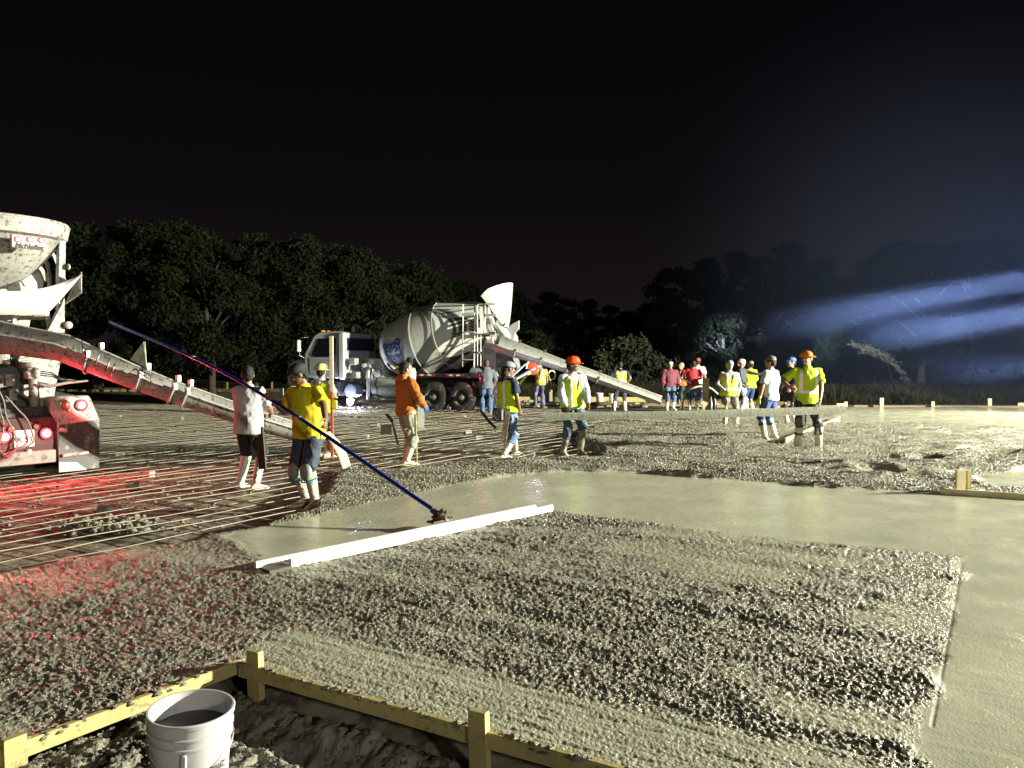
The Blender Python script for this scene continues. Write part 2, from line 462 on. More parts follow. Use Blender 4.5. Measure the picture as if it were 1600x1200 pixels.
# dense near the photographer, coarser with distance
az = np.linspace(R(-44), R(44), 1060)
dep = []
a_ = 70.0
while a_ > 1.62 / .85:
    dep.append(a_); a_ -= max(a_ * a_ / 1.60 * .00118, .0042)
dep = np.array(dep)
TZ, DP = np.meshgrid(np.tan(az), dep)
X = TZ * DP; Y = DP
m_in = sgn(SLAB, X, Y) > -.0
hh, sm = slab_h(X, Y)
idx = np.arange(X.size).reshape(X.shape)
keep = m_in[:-1, :-1] & m_in[1:, :-1] & m_in[:-1, 1:] & m_in[1:, 1:]
# pull the rim vertices onto the forms so the boards cover a clean edge
F = np.stack([idx[:-1, :-1][keep], idx[1:, :-1][keep], idx[1:, 1:][keep], idx[:-1, 1:][keep]], 1)
used = np.unique(F); remap = np.full(X.size, -1); remap[used] = np.arange(len(used))
V = np.stack([X.ravel()[used], Y.ravel()[used], hh.ravel()[used]], 1)
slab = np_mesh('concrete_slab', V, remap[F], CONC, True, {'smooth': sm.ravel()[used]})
tag(slab, kind='structure')
slab['label'] = 'fresh wet concrete, rough in the middle with smooth trowelled bands'
print('slab faces', len(F))
def slab_z(x, y):
    h, _ = slab_h(np.array([[float(x)]]), np.array([[float(y)]])); return float(h[0, 0])

# ground sheet: bare dirt out to the horizon, dropping into the trench in front of the forms
s_ = np.linspace(-1, 1, 261); gx = np.sinh(s_ * 6.2) / math.sinh(6.2) * 420
GX, GY = np.meshgrid(gx, gx + 6)
def out_of_slab(x, y):
    sA = (x - CORNER.x) * (-uA.y) + (y - CORNER.y) * uA.x
    tB = (x - CORNER.x) * nB.x + (y - CORNER.y) * nB.y
    vA = Vector((-uA.y, uA.x)); sign = 1 if (B_END - CORNER).xy.dot(vA) > 0 else -1
    return np.minimum(sA * sign, -tB)       # >0 inside the trench corner
oo = out_of_slab(GX, GY)
gz = -.17 + (fbm(GX * .5, GY * .5, 4, 60) - .5) * .05 + np.where(np.hypot(GX, GY) > 60, (fbm(GX * .03, GY * .03, 3, 61) - .5) * 1.0, 0)
gz = gz - .40 * sstep(-.2, .5, oo) * (np.hypot(GX, GY) < 14)
n_ = len(gx); ii = np.arange(n_ * n_).reshape(n_, n_)
Fg = np.stack([ii[:-1, :-1].ravel(), ii[:-1, 1:].ravel(), ii[1:, 1:].ravel(), ii[1:, :-1].ravel()], 1)
ground = np_mesh('ground', np.stack([GX.ravel(), GY.ravel(), gz.ravel()], 1), Fg, DIRT)
tag(ground, kind='structure')

# spilled concrete and earth bank in the trench
SPILL = mat('spilled_concrete', (0.27, 0.26, 0.21), 0.6, var=0.4, vscale=6, stain=(0.10, 0.095, 0.08), sscale=5, samt=0.50, bump=0.012, bscale=70)
sx = np.arange(-3.6, 3.2, .0105); sy = np.arange(1.3, 4.45, .0105)
SX, SY = np.meshgrid(sx, sy)
oo = out_of_slab(SX, SY)
dA = (SX - CORNER.x) * (-uA.y) + (SY - CORNER.y) * uA.x
dA = np.abs(dA); dB = np.abs((SX - CORNER.x) * nB.x + (SY - CORNER.y) * nB.y)
lump = sstep(1.5, .65, dA + .5 * (fbm(SX * 2.2, SY * 2.2, 4, 71) - .5)) * sstep(.15, .5, dB)
d1, v1 = worley(SX * 30, SY * 30, 3); d2, v2 = worley(SX * 19, SY * 19, 4)
bank = sstep(.45, .0, dB + .2 * (fbm(SX * 4, SY * 4, 3, 74) - .5))
sz = -.46 + .375 * lump + .28 * bank * (1 - lump) + lump * ((.5 - d1) * .016 * (.4 + v1) + (.5 - d2) * .016 * v2) + (fbm(SX * 6, SY * 6, 6, 73) - .5) * .13 + (fbm(SX * 24, SY * 24, 4, 75) - .5) * .045
ok = oo > -.01
ii = np.arange(SX.size).reshape(SX.shape)
kp = ok[:-1, :-1] & ok[1:, :-1] & ok[:-1, 1:] & ok[1:, 1:]
F = np.stack([ii[:-1, :-1][kp], ii[:-1, 1:][kp], ii[1:, 1:][kp], ii[1:, :-1][kp]], 1)
used = np.unique(F); rm = np.full(SX.size, -1); rm[used] = np.arange(len(used))
sp = np_mesh('spilled_concrete', np.stack([SX.ravel()[used], SY.ravel()[used], sz.ravel()[used]], 1), rm[F], SPILL)
tag(sp, 'lumpy spilled concrete and dark earth in the trench below the form boards', None, None, 'stuff')

# loose stones of the mix standing proud of the rough concrete
def scatter(name, label, V, s0, s1, m, flat=.75):
    me = bpy.data.meshes.new(name); me.vertices.add(len(V)); me.vertices.foreach_set('co', np.asarray(V, np.float32).ravel())
    o = bpy.data.objects.new(name, me); COL.objects.link(o); tag(o, label, None, None, 'stuff')
    g = bpy.data.node_groups.new(name, 'GeometryNodeTree'); g.interface.new_socket('Geometry', in_out='INPUT', socket_type='NodeSocketGeometry'); g.interface.new_socket('Geometry', in_out='OUTPUT', socket_type='NodeSocketGeometry')
    N = g.nodes; gi = N.new('NodeGroupInput'); go = N.new('NodeGroupOutput'); ip = N.new('GeometryNodeInstanceOnPoints'); ico = N.new('GeometryNodeMeshIcoSphere'); ico.inputs['Radius'].default_value = 1; ico.inputs['Subdivisions'].default_value = 1
    sm = N.new('GeometryNodeSetMaterial'); sm.inputs['Material'].default_value = m
    rs = N.new('FunctionNodeRandomValue'); rs.data_type = 'FLOAT_VECTOR'; rs.inputs[0].default_value = (s0, s0, s0 * flat); rs.inputs[1].default_value = (s1, s1, s1 * flat)
    rr = N.new('FunctionNodeRandomValue'); rr.data_type = 'FLOAT_VECTOR'; rr.inputs[0].default_value = (0, 0, 0); rr.inputs[1].default_value = (6.28, 6.28, 6.28); rr.inputs['Seed'].default_value = 3
    K = g.links.new; K(ico.outputs['Mesh'], sm.inputs['Geometry']); K(sm.outputs[0], ip.inputs['Instance']); K(gi.outputs[0], ip.inputs['Points'])
    K(rs.outputs[0], ip.inputs['Scale']); K(rr.outputs[0], ip.inputs['Rotation']); K(ip.outputs[0], go.inputs[0])
    md = o.modifiers.new('scatter', 'NODES'); md.node_group = g
    return o
gen = np.random.default_rng(4)
STONE = mat('wet_aggregate', (0.26, 0.25, 0.20), 0.45, var=.5, vscale=30)
def stones(name, label, n, y0, y1, s0, s1, pw):
    u = gen.random(n); Yv = (y0 ** pw + u * (y1 ** pw - y0 ** pw)) ** (1 / pw); Xv = np.tan(gen.uniform(R(-38), R(38), n)) * Yv
    ok = inside(SLAB, Xv, Yv); Xv, Yv = Xv[ok], Yv[ok]; h, sm = slab_h(Xv, Yv)
    ok = (gen.random(len(h)) > sm * 1.7) & (h > -.16); return scatter(name, label, np.stack([Xv, Yv, h - s0 * .1], 1)[ok], s0, s1, STONE)
stones('aggregate', 'coarse wet stones in the heaped rough concrete of the middle distance', 190000, 7.5, 21, .006, .019, .6)
stones('aggregate', 'small wet stones in the rough concrete of the foreground', 40000, 2.6, 9, .003, .0080, 1.0)

kk = gen.choice(len(used), 16000); Vs = np.stack([SX.ravel()[used], SY.ravel()[used], sz.ravel()[used]], 1)[kk]; Vs = Vs[(lump.ravel()[used][kk] > .25) | (gen.random(len(kk)) > .5)]
scatter('concrete_crumbs', 'crumbs of spilled concrete around the bucket in the trench', Vs, .003, .015, SPILL)

# ------------------------------------------------------------------ form boards and stakes
def board(p0, p1, h, t, ztop, label, m=WOOD, group=None, name='form_board', seg=14, wob=.004, crust=0):
    t_ = t
    p0 = Vector(p0); p1 = Vector(p1); d = (p1 - p0); L_ = d.length; d.normalize(); n = Vector((-d.y, d.x, 0)); n.normalize()
    b = MB(); rings = []
    for i in range(seg + 1):
        c = p0 + d * L_ * i / seg + n * (rnd.random() - .5) * wob; zt = ztop + (p1.z - p0.z) * i / seg + (rnd.random() - .5) * wob
        c = Vector((c.x, c.y, 0)); q = .004
        rings.append([c + n * t / 2 + Vector((0, 0, zt - h)), c - n * t / 2 + Vector((0, 0, zt - h)), c - n * t / 2 + Vector((0, 0, zt - q)), c - n * (t / 2 - q) + Vector((0, 0, zt)), c + n * (t / 2 - q) + Vector((0, 0, zt)), c + n * t / 2 + Vector((0, 0, zt - q))])
    b.loft(rings)
    o = b.build(name, m, smooth=30)
    if crust:
        q = MB()
        for i in range(crust):
            t = rnd.random(); c = p0 + d * L_ * t; s0_ = rnd.uniform(.004, .016) * (1.6 if rnd.random() < .1 else 1)
            c = Vector((c.x, c.y, 0)) + n * rnd.uniform(-.5, .5) * t_ + Vector((0, 0, ztop + (p1.z - p0.z) * t + rnd.uniform(-.02, .004)))
            q.ell(c, (s0_ * rnd.uniform(1, 2), s0_ * rnd.uniform(.8, 1.5), s0_ * .6), 6, 4)
        k = q.build('concrete_crust', CONC, o, smooth=60); k['kind'] = 'stuff'
    tag(o, label, 'board', group); return o
def stake(px, py, z, hgt, label, wx=.088, wy=.038, rz=0.0, Y=None, below=.45, m=WOOD, group=None):
    p = G(px, py, z) if Y is None else Vector((((px - 800) / 1200) * Y, Y, z))
    b = MB(); hw, hd = wx / 2, wy / 2
    j = lambda a: (rnd.random() - .5) * a
    rings = []
    for zz, k in ((-below, .35), (-below * .6, 1), (hgt - .006, 1), (hgt, .93)):
        rings.append([Vector((x * hw * k + j(.002), y * hd * k + j(.002), zz)) for x, y in ((-1, -1), (1, -1), (1, 1), (-1, 1))])
    b.loft(rings)
    o = b.build('form_stake', m); o.location = p; o.rotation_euler = (j(.05), j(.05), rz)
    tag(o, label, 'stake', group); return o
aA = math.atan2(uA.y, uA.x); aB = math.atan2(uB.y, uB.x)
offA = Vector((-uA.y, uA.x, 0)); offA = offA if offA.dot(B_END - CORNER) > 0 else -offA
offB = Vector((-nB.x, -nB.y, 0))
board(CORNER + offA * .012 + offB * -.0 - uA * .03, A_FAR + offA * .012, .070, .036, .012, 'yellow form board running left from the trench corner behind the bucket', crust=420)
board(CORNER + offB * .012 + uB * .045, B_FAR + offB * .012, .072, .036, .010, 'form board at the front edge of the slab, in shade with its two stakes', crust=520)
stake(399, 1047, -.02, .055 + .05, 'short yellow stake at the trench corner behind the bucket', rz=aB)
stake(749, 1150, -.02, .115, 'stake on the shaded form board right of the bucket at the bottom of the photo', rz=aB)
stake(22, 1178, -.02, .075, 'wet stake at the bottom left corner against the lit form board', rz=aA)
# the short form at the right
WOODC = mat('straw_lumber', (0.62, 0.55, 0.33), 0.6, var=0.2, vscale=3, stain=(0.3, 0.27, 0.2), sscale=15, samt=0.48)
RB0 = G(1467, 771); RB1 = G(1700, 786)
board(RB0, RB1, .12, .038, .065, 'form board with double stake standing on the smooth band at the right edge', WOODC)
stake(1500, 771, 0, .29, 'taller pale stake standing at the form board at the right', rz=.1, m=WOODC, wx=.115, wy=.038)
stake(1512, 769, 0, .275, 'second stake right behind the tall one on the right form board', m=WOODC, rz=1.6, wx=.1, wy=.038)
# diagonal form behind the man in the orange cap
q0 = G(1226, 691); q1 = G(1311, 655.5)
board(q0, q1, .20, .05, .085, 'long pale board lying diagonally behind the boots of the man in the orange cap', WOODP)
board(G(1150, 640) , G(1320, 634), .16, .04, .03, 'low form board at the far edge of the rough concrete', WOODD)
# far edge of the finished slab
board(G(1334, 633.5), G(1720, 635.5), .16, .04, .012, 'long form board along the far edge of the finished slab', WOODD, seg=20)
for px, hh_, ww, lb in ((1322, .16, .12, 'small stake at the near end of the far form board'), (1314, .10, .3, 'wood block at the far left corner of the finished slab'), (1378, .30, .14, 'tall pale stake on the far form, leftmost of the four'), (1458, .17, .12, 'short yellow stake on the far form'), (1547, .28, .15, 'tall stake on the far form near the right edge'), (1597, .12, .3, 'yellow block lying on the far form at the right edge')):
    stake(px, 634.5, .0, hh_, lb, wx=ww, wy=.06, Y=G(px, 634.5).y, m=WOODP)
# form line far behind the rebar, left and middle
board(G(150, 609, -.1), G(520, 611, -.1), .2, .05, .02, 'distant form board at the edge of the site behind the rebar on the left', WOODD, seg=20)
board(Vector((-3, 34.5, 0)), Vector((5.9, 34.0, 0)), .22, .05, .05, 'yellow form board on the dirt behind the second mixer truck', WOOD, seg=16)
board(Vector((6.3, 33, 0)), Vector((11.5, 31.5, 0)), .2, .05, -.02, 'form board behind the man in the red polo', WOODD)
board(Vector((5.2, 30, 0)), Vector((8.6, 28.6, 0)), .10, .25, .0, 'plank lying on the dirt beside the chute end', WOODP)
for k_, (px, hgt) in enumerate(((160, .3), (220, .25), (262, .3), (355, .3), (425, .35), (452, .25))):
    stake(px, 612, -.15, hgt + .25, 'thin stake along the distant form at the left, %s from the left' % ('first', 'second', 'third', 'fourth', 'fifth', 'sixth')[k_], wx=.1, wy=.06, Y=46, group='stakes along the distant form', m=WOODP)
stake(1103, 640, -.15, 1.2, 'tall pale post standing behind the man in the vest and yellow hood', wx=.22, wy=.07, Y=26.5, m=WOODP)
stake(657, 667, -.15, .88, 'wide pale stake standing in the rebar right of the orange hoodie', wx=.17, wy=.04, Y=20.0, m=mat('pale_board', (.5, .55, .5), .5, var=.2, stain=(.3, .3, .26), sscale=8, samt=.5), below=.1)
stake(861, 634, -.15, .55, 'stake standing at the yellow form board behind the chute', wx=.13, wy=.06, Y=33.5, m=WOODP)

# ------------------------------------------------------------------ rebar mat with its concrete blocks
REBAR = mat('rebar_steel', (0.33, 0.30, 0.23), 0.55, metal=0.1, var=0.4, vscale=3, bump=.002, bscale=80)
matroot = empty('rebar_mat', 'grid of steel reinforcing bars laid over the dirt to be poured', 'rebar mat', (0, 0, 0))
cA = Vector((-uA.x, -uA.y)); cB = Vector((uB.x, uB.y))
REG = [tuple(G(px, py, -.1))[:2] for px, py in ((-230, 930), (-200, 660), (60, 634), (420, 633), (700, 634), (860, 640), (930, 645), (1010, 648), (1060, 668), (1000, 720), (700, 760), (560, 800), (300, 860))]
REG = np.array(REG)
def clip_run(o, d):
    t = np.arange(-60, 60, .12); x = o[0] + d[0] * t; y = o[1] + d[1] * t
    k = inside(REG, x, y); 
    runs = []; st = None
    for i in range(len(t)):
        if k[i] and st is None: st = i
        if (not k[i] or i == len(t) - 1) and st is not None:
            if t[i - 1] - t[st] > .8: runs.append((t[st], t[i - 1]))
            st = None
    return runs
c0 = Vector((-4.0, 16.0)); nb = 0
for (d, nrm, zz) in ((cA, Vector((-cA.y, cA.x)), -.062), (cB, Vector((-cB.y, cB.x)), -.078)):
    for k in range(-70, 70):
        o = c0 + nrm * .34 * (k + rnd.uniform(-.06, .06))
        for (t0, t1) in clip_run(o, d):
            if nb >= 296: break
            nb += 1
            pts = []; n = max(3, int((t1 - t0) / .9)); ph = rnd.random() * 6
            skew = rnd.uniform(-.006, .006)
            for i in range(n + 1):
                t = t0 + (t1 - t0) * i / n + (rnd.uniform(-.25, .25) if i in (0, n) else 0)
                q = o + d * t + nrm * (.012 * math.sin(t * 1.3 + ph) + skew * (t - t0))
                pts.append((q.x, q.y, zz + .012 * math.sin(t * 2.1 + ph)))
            MB().path(pts, .0058, 6).build('rebar', REBAR, matroot, smooth=180)
print('rebar', nb)
BLOCK = mat('concrete_block', (0.42, 0.45, 0.40), 0.8, var=0.3, vscale=12, bump=.004, bscale=40)
bl = [(45, 652), (186, 652), (282, 656), (285, 704), (187, 713), (233, 746), (207, 763), (163, 800), (432, 724), (571, 685), (683, 692), (571, 686), (592, 666), (660, 672), (731, 678), (748, 687), (830, 713), (724, 653), (640, 655), (700, 641), (940, 708), (560, 650), (590, 642), (935, 697), (505, 664), (880, 655), (472, 645), (430, 650), (350, 642), (240, 641)]
b0 = None
for i, (px, py) in enumerate(bl):
    p = G(px, py, -.15)
    if b0 is None:
        b = MB(); b.box((0, 0, .042), (.15, .09, .085), bev=.006)
        b0 = o = b.build('spacer_block', BLOCK)
    else:
        o = b0.copy(); COL.objects.link(o)
    o.location = (p.x, p.y, -.150); o.rotation_euler = (0, 0, rnd.uniform(-.6, .6)); o.scale = (rnd.uniform(.85, 1.2),) * 3
    rk = sorted(range(len(bl)), key=lambda q: bl[q][0]).index(i) + 1
    od = '%d%s' % (rk, {1: 'st', 2: 'nd', 3: 'rd', 21: 'st', 22: 'nd', 23: 'rd'}.get(rk, 'th'))
    tag(o, 'small grey spacer block in the rebar grid, %s from the left' % od, 'block', 'spacer blocks in the rebar')
# concrete crumbs dropped on the mat
b = MB()
for i in range(900):
    if i < 260: c = G(165 + rnd.gauss(0, 38), 822 + rnd.gauss(0, 6), -.12)
    else: c = G(rnd.uniform(-40, 950), 565 + 1200 * 1.76 / rnd.uniform(7.8, 14), -.12)
    s_ = rnd.uniform(.01, .035) if i > 260 else rnd.uniform(.02, .05)
    b.ell((c.x, c.y, -.15 + s_ * .5 + (rnd.uniform(0, .05) if i < 260 else 0)), (s_, s_ * rnd.uniform(.6, 1), s_ * .6), 5, 4)
o = b.build('concrete_rubble', CONC, smooth=60); tag(o, 'crumbs and a small heap of concrete dropped on the rebar', None, None, 'stuff')
# ------------------------------------------------------------------ concrete mixer trucks (local x forward, y left, z up)
def frame_of(origin, heading):
    h = Vector((heading[0], heading[1], 0)).normalized(); l = Vector((-h.y, h.x, 0))
    return Matrix(((h.x, l.x, 0, origin[0]), (h.y, l.y, 0, origin[1]), (0, 0, 1, origin[2]), (0, 0, 0, 1)))
class Frame:
    def __init__(s, M): s.M = M; s.I = M.inverted(); s.c = s.I @ Vector((0, 0, CAM_Z))
    def on_x(s, px, py, xl):
        d = s.I.to_3x3() @ ray(px, py); t = (xl - s.c.x) / d.x; return s.c + d * t
    def on_y(s, px, py, yl):
        d = s.I.to_3x3() @ ray(px, py); t = (yl - s.c.y) / d.y; return s.c + d * t
    def loc(s, p): return s.I @ Vector(p)
def text(name, s, size, M, m, parent, depth=0.002, bold=.0, shear=0.0):
    cu = bpy.data.curves.new(name, 'FONT'); cu.body = s; cu.size = size; cu.extrude = depth; cu.offset = bold; cu.shear = shear
    cu.align_x = 'CENTER'; cu.align_y = 'CENTER'
    t = bpy.data.objects.new('tmp', cu); COL.objects.link(t)
    bpy.context.view_layer.update()
    me = bpy.data.meshes.new_from_object(t.evaluated_get(bpy.context.evaluated_depsgraph_get()))
    bpy.data.objects.remove(t)
    me.materials.clear(); me.materials.append(m)
    me.transform(M)
    o = bpy.data.objects.new(name, me); COL.objects.link(o); o.parent = parent
    return o
INK = mat('black_lettering', (0.02, 0.02, 0.02), 0.5)
BLUEINK = mat('blue_emblem', (0.03, 0.055, 0.22), 0.45)
def wheel(root, c, side=1, r=.52, wdt=.28, label=None):
    M = Matrix.Translation(c) @ Matrix.Rotation(R(-90) * side, 4, 'X')
    b = MB()
    b.lathe([(-wdt / 2, r * .58), (-wdt / 2, r * .80), (-wdt / 2 + .03, r * .93), (-wdt / 2 + .05, r), (wdt / 2 - .05, r), (wdt / 2 - .03, r * .93), (wdt / 2, r * .80), (wdt / 2, r * .58), (wdt / 2 - .02, r * .55), (-wdt / 2 + .02, r * .55), (-wdt / 2, r * .58)], M, 40, caps=False)
    t = b.build('wheel', RUBBER, root, smooth=40)
    q = MB()
    q.lathe([(wdt / 2 - .02, r * .56), (wdt / 2 - .005, r * .52), (wdt / 2 - .10, r * .44), (wdt / 2 - .13, r * .30), (wdt / 2 - .05, r * .22), (wdt / 2 + .02, r * .16), (wdt / 2 + .03, r * .02)], M, 32, caps=False)
    for i in range(10):
        a = 2 * math.pi * i / 10
        q.ell(M @ Vector((r * .33 * math.cos(a), r * .33 * math.sin(a), wdt / 2 - .11)), (.022, .022, .022), 6, 4)
    q.build('rim', mat('grimy_rim', (.13, .125, .12), .5, metal=.3, var=.4, stain=(.25, .24, .2), sscale=8, samt=.5), t, smooth=40)
    q = MB(); q.lathe([(-.01, r * .15), (.03, r * .15), (.05, r * .08), (.05, .005)], M @ Matrix.Translation((0, 0, wdt / 2 + .02)), 16, caps=False)
    q.build('hub_cap', STEEL, t, smooth=40)
    return t
def lamp_disc(root, c, n, r, m, core=None, name='lamp', ring=BLACKP):
    n = Vector(n).normalized(); M = Matrix.Translation(c) @ n.to_track_quat('Z', 'Y').to_matrix().to_4x4()
    b = MB(); b.lathe([(-.03, r * 1.18), (.012, r * 1.18), (.016, r * 1.02), (.004, r)], M, 20, caps=False)
    b.build('lamp_housing', ring, root, smooth=30)
    b = MB(); b.lathe([(0.0, r), (r * .15, r * .9), (r * .26, r * .55), (r * .3, .002)], M, 20, caps=False)
    o = b.build(name, m, root, smooth=60)
    if core:
        b = MB(); b.lathe([(.0, r * .74), (r * .32, r * .60), (r * .40, .002)], M, 16, caps=False)
        b.build('bulb', core, o, smooth=60)
    return o
DRUM_PAINT = None
def drum(root, x0, z0, x1, z1, rmax, emblem=None):
    """tilted mixing drum from front centre (x0,z0) to rear (x1,z1)"""
    a = Vector((x0, 0, z0)); e_ = Vector((x1, 0, z1)); L_ = (e_ - a).length
    q = (e_ - a).normalized().to_track_quat('Z', 'Y').to_matrix().to_4x4(); M = Matrix.Translation(a) @ q
    prof = [(0.0, .02), (0.0, .40), (.03, .62), (.10, .80), (.20, .90), (.36, 1.0), (.40, 1.004), (.55, 1.0), (.57, .985), (.78, .80), (.92, .66), (.98, .60), (1.0, .60)]
    # resample
    P = []
    for i in range(len(prof) - 1):
        k = max(1, int((prof[i + 1][0] - prof[i][0]) / .012))
        for j in range(k): P.append((prof[i][0] + (prof[i + 1][0] - prof[i][0]) * j / k, prof[i][1] + (prof[i + 1][1] - prof[i][1]) * j / k))
    P.append(prof[-1])
    n = 120; b = MB(); rings = []
    for z, r_ in P: rings.append([M @ Vector((rmax * r_ * math.cos(2 * math.pi * i / n), rmax * r_ * math.sin(2 * math.pi * i / n), z * L_)) for i in range(n)])
    b.loft(rings, True)
    d = b.build('drum', [CREAMP], root, smooth=25)
    pr = np.array(prof)
    def pt(t, up, off):
        rr = np.interp(t, pr[:, 0], pr[:, 1]) * rmax + off; a_ = math.asin(max(-1, min(1, up)))
        c = a.lerp(e_, t); upv = Vector((-(e_ - a).z, 0, (e_ - a).x)).normalized(); upv = upv if upv.z > 0 else -upv
        return c + Vector((0, 1, 0)) * rr * math.cos(a_) + upv * rr * math.sin(a_)
    CH_ = mat('charcoal_paint', (.085, .095, .09), .35, var=.1); SL = mat('slate_paint', (.17, .21, .20), .35, var=.1)
    def strip(T, LO, HI, m, off=.006):
        q = MB(); g = []
        for t in np.linspace(T[0], T[-1], 36):
            lo = np.interp(t, T, LO); hi = np.interp(t, T, HI); g.append([pt(t, lo + (hi - lo) * k / 8, off) for k in range(9)])
        q.shell(g, .003); q.build('painted_swoosh', m, d, smooth=60)
    def arc(w0, w1, m):
        q = MB(); g = []
        for k in range(37):
            th = -1.25 + 2.55 * k / 36; up = .22 + .60 * math.sin(th)
            g.append([pt(.36 + (w0 + (w1 - w0) * u_) * max(.03, math.cos(th)) ** .8, up, .005) for u_ in (0, .5, 1)])
        q.shell(g, .003); q.build('painted_arc', m, d, smooth=60)
    arc(.145, .17, SL); arc(.20, .235, SL); arc(.275, .30, CH_)
    strip([.27, .40, .53, .62, .70, .93], [-.90, -.74, -.46, -.34, -.28, -.20], [-.66, -.40, -.08, .12, .36, .36], CH_)
    strip([.40, .55, .70, .93], [-.99, -.93, -.88, -.85], [-.985, -.84, -.68, -.60], CH_)
    strip([.55, .75, .93], [-.62, -.56, -.50], [-.60, -.52, -.47], SL, .005)
    strip([.37, .60, .90], [.83, .80, .74], [.86, .84, .80], CH_, .005)
    strip([.60, .75, .93], [.52, .56, .60], [.55, .62, .68], SL, .005)
    strip([.68, .78, .90], [.02, .05, .08], [.08, .11, .14], CREAMP, .009)
    strip([.69, .79, .90], [.16, .19, .21], [.22, .25, .26], CREAMP, .009)
    s = MB()
    for t, r_ in ((.365, 1.008), (.565, .992), (.10, .81), (.975, .615)):
        s.lathe([(t * L_ - .02, rmax * r_), (t * L_ - .02, rmax * r_ + .012), (t * L_ + .02, rmax * r_ + .012), (t * L_ + .02, rmax * r_)], M, 72, caps=False)
    s.build('drum_band', CREAMP, d, smooth=30)
    return d, M, L_

def chute(root, F, pts, rads, mname, m, rings_at=(), label=None, tilt=18.0, deep=1.5):
    """half-round trough through world points"""
    pts = [F.loc(p) for p in pts]
    b = MB(); grid = []
    n = 13
    def fr(i):
        d = (pts[min(i + 1, len(pts) - 1)] - pts[max(i - 1, 0)]).normalized()
        a = d.cross(Vector((0, 0, 1))).normalized(); u = a.cross(d).normalized()
        return a, u, d
    # subdivide
    fine = []; fr_r = []
    for i in range(len(pts) - 1):
        for k in range(6):
            fine.append(pts[i].lerp(pts[i + 1], k / 6)); fr_r.append(rads[i] + (rads[i + 1] - rads[i]) * k / 6)
    fine.append(pts[-1]); fr_r.append(rads[-1]); pts_, rad_ = fine, fr_r
    def fr2(i):
        d = (pts_[min(i + 1, len(pts_) - 1)] - pts_[max(i - 1, 0)]).normalized()
        a = d.cross(Vector((0, 0, 1))).normalized(); u = a.cross(d).normalized(); ct_, st_ = math.cos(R(tilt)), math.sin(R(tilt)); a, u = a * ct_ - u * st_, u * ct_ + a * st_; return a, u, d
    for i, p in enumerate(pts_):
        a, u, d = fr2(i); r_ = rad_[i]
        grid.append([p + a * r_ * math.cos(t) + u * r_ * (.45 - deep * math.sin(t)) for t in (math.pi * k / (n - 1) for k in range(n))])
    b.shell(grid, .012)
    c = b.build('chute', m, root, smooth=50)
    # rolled rims
    for sgn_ in (0, -1):
        q = MB(); q.path([g[sgn_] + Vector((0, 0, .005)) for g in grid], .018, 6); q.build('chute_rim', m, c, smooth=180)
    for t in rings_at:
        i = int(t * (len(pts_) - 1)); a, u, d = fr2(i); r_ = rad_[i] + .02
        q = MB(); rr = [pts_[i] + a * r_ * math.cos(x) + u * r_ * (.45 - deep * math.sin(x)) for x in (math.pi * k / 14 for k in range(15))]
        q.path([rr[0] + u * .07] + rr + [rr[-1] + u * .07], .020, 6); q.build('chute_collar', m, c, smooth=180)
        for s_ in (0, -1):
            q = MB(); q.box(rr[s_] + u * .05, (.08, .05, .09)); q.build('hinge', STEEL, c)
    return c

# ---- the truck at the left edge, seen from behind
o1 = D(40, 565, 11.3); o1.z = -.15
T1 = frame_of(o1, (-.77, .64)); F1 = Frame(T1)
t1 = empty('mixer_truck', 'white concrete mixer truck seen from behind at the left edge, red tail lights on', 'mixer truck', M=T1)
drum(t1, 6.2, 2.15, 1.3, 3.25, 1.2)
def box1(name, x0, x1, pa, pb, m, parent=t1, bev=.01, mats=None):
    """box between two photo corners on the plane x0, going forward to x1"""
    a = F1.on_x(*pa, x0); c = F1.on_x(*pb, x0)
    b = MB(); b.box(((x0 + x1) / 2, (a.y + c.y) / 2, (a.z + c.z) / 2), (abs(x1 - x0), abs(a.y - c.y), abs(a.z - c.z)), bev=bev)
    return b.build(name, m, parent, smooth=30)
b = MB()
for s_ in (-1, 1): b.box((4.2, s_ * .42, .95), (8.0, .09, .28), bev=.01)
for x in (.6, 2.4, 4.5, 7.2): b.box((x, 0, .95), (.12, .78, .2))
b.build('chassis', BLACKP, t1, smooth=30)
for x in (1.3, 2.65, 6.6):
    for s_ in (-1, 1): wheel(t1, (x, s_ * .98, .52), s_, wdt=.32 if x < 5 else .28)
for s_ in (-1, 1):
    wheel(t1, (1.3, s_ * .66, .52), s_)
# rear panel, bumper bar, plate
pan = box1('rear_panel', 0, .25, (-55, 657), (90, 713), MAROON)
box1('bumper_bar', -.06, .02, (-60, 714), (88, 722), mat('dull_bar', (.30, .27, .25), .5, var=.3, stain=(.1, .08, .07), sscale=6, samt=.5))
box1('crossmember', .1, .5, (-50, 640), (88, 657), BLACKP)
back = (-1, 0, 0)
red_pts = []
for px, py, r_ in ((72, 677, .080), (7, 683, .080), (-52, 690, .06)):
    c = F1.on_x(px, py, -.012); red_pts.append(c)
    lamp_disc(t1, c, back, r_, REDL, REDHOT, 'tail_lamp')
for px, py in ((57, 666), (18, 670)):
    lamp_disc(t1, F1.on_x(px, py, -.01), back, .045, AMBEROFF, name='amber_lamp')
pl = box1('number_plate', -.022, -.012, (22, 673), (54, 697), mat('plate_white', (.75, .75, .75), .4), bev=.002)
Mrear = Matrix(((0, 0, -1, 0), (-1, 0, 0, 0), (0, 1, 0, 0), (0, 0, 0, 1)))   # text x -> right, y -> up, facing back
def on_rear(px, py, xl): return Matrix.Translation(F1.on_x(px, py, xl)) @ Mrear
text('plate_lettering', 'AK\u00b7535', .105, on_rear(38, 687, -.025), INK, pl, bold=.002)
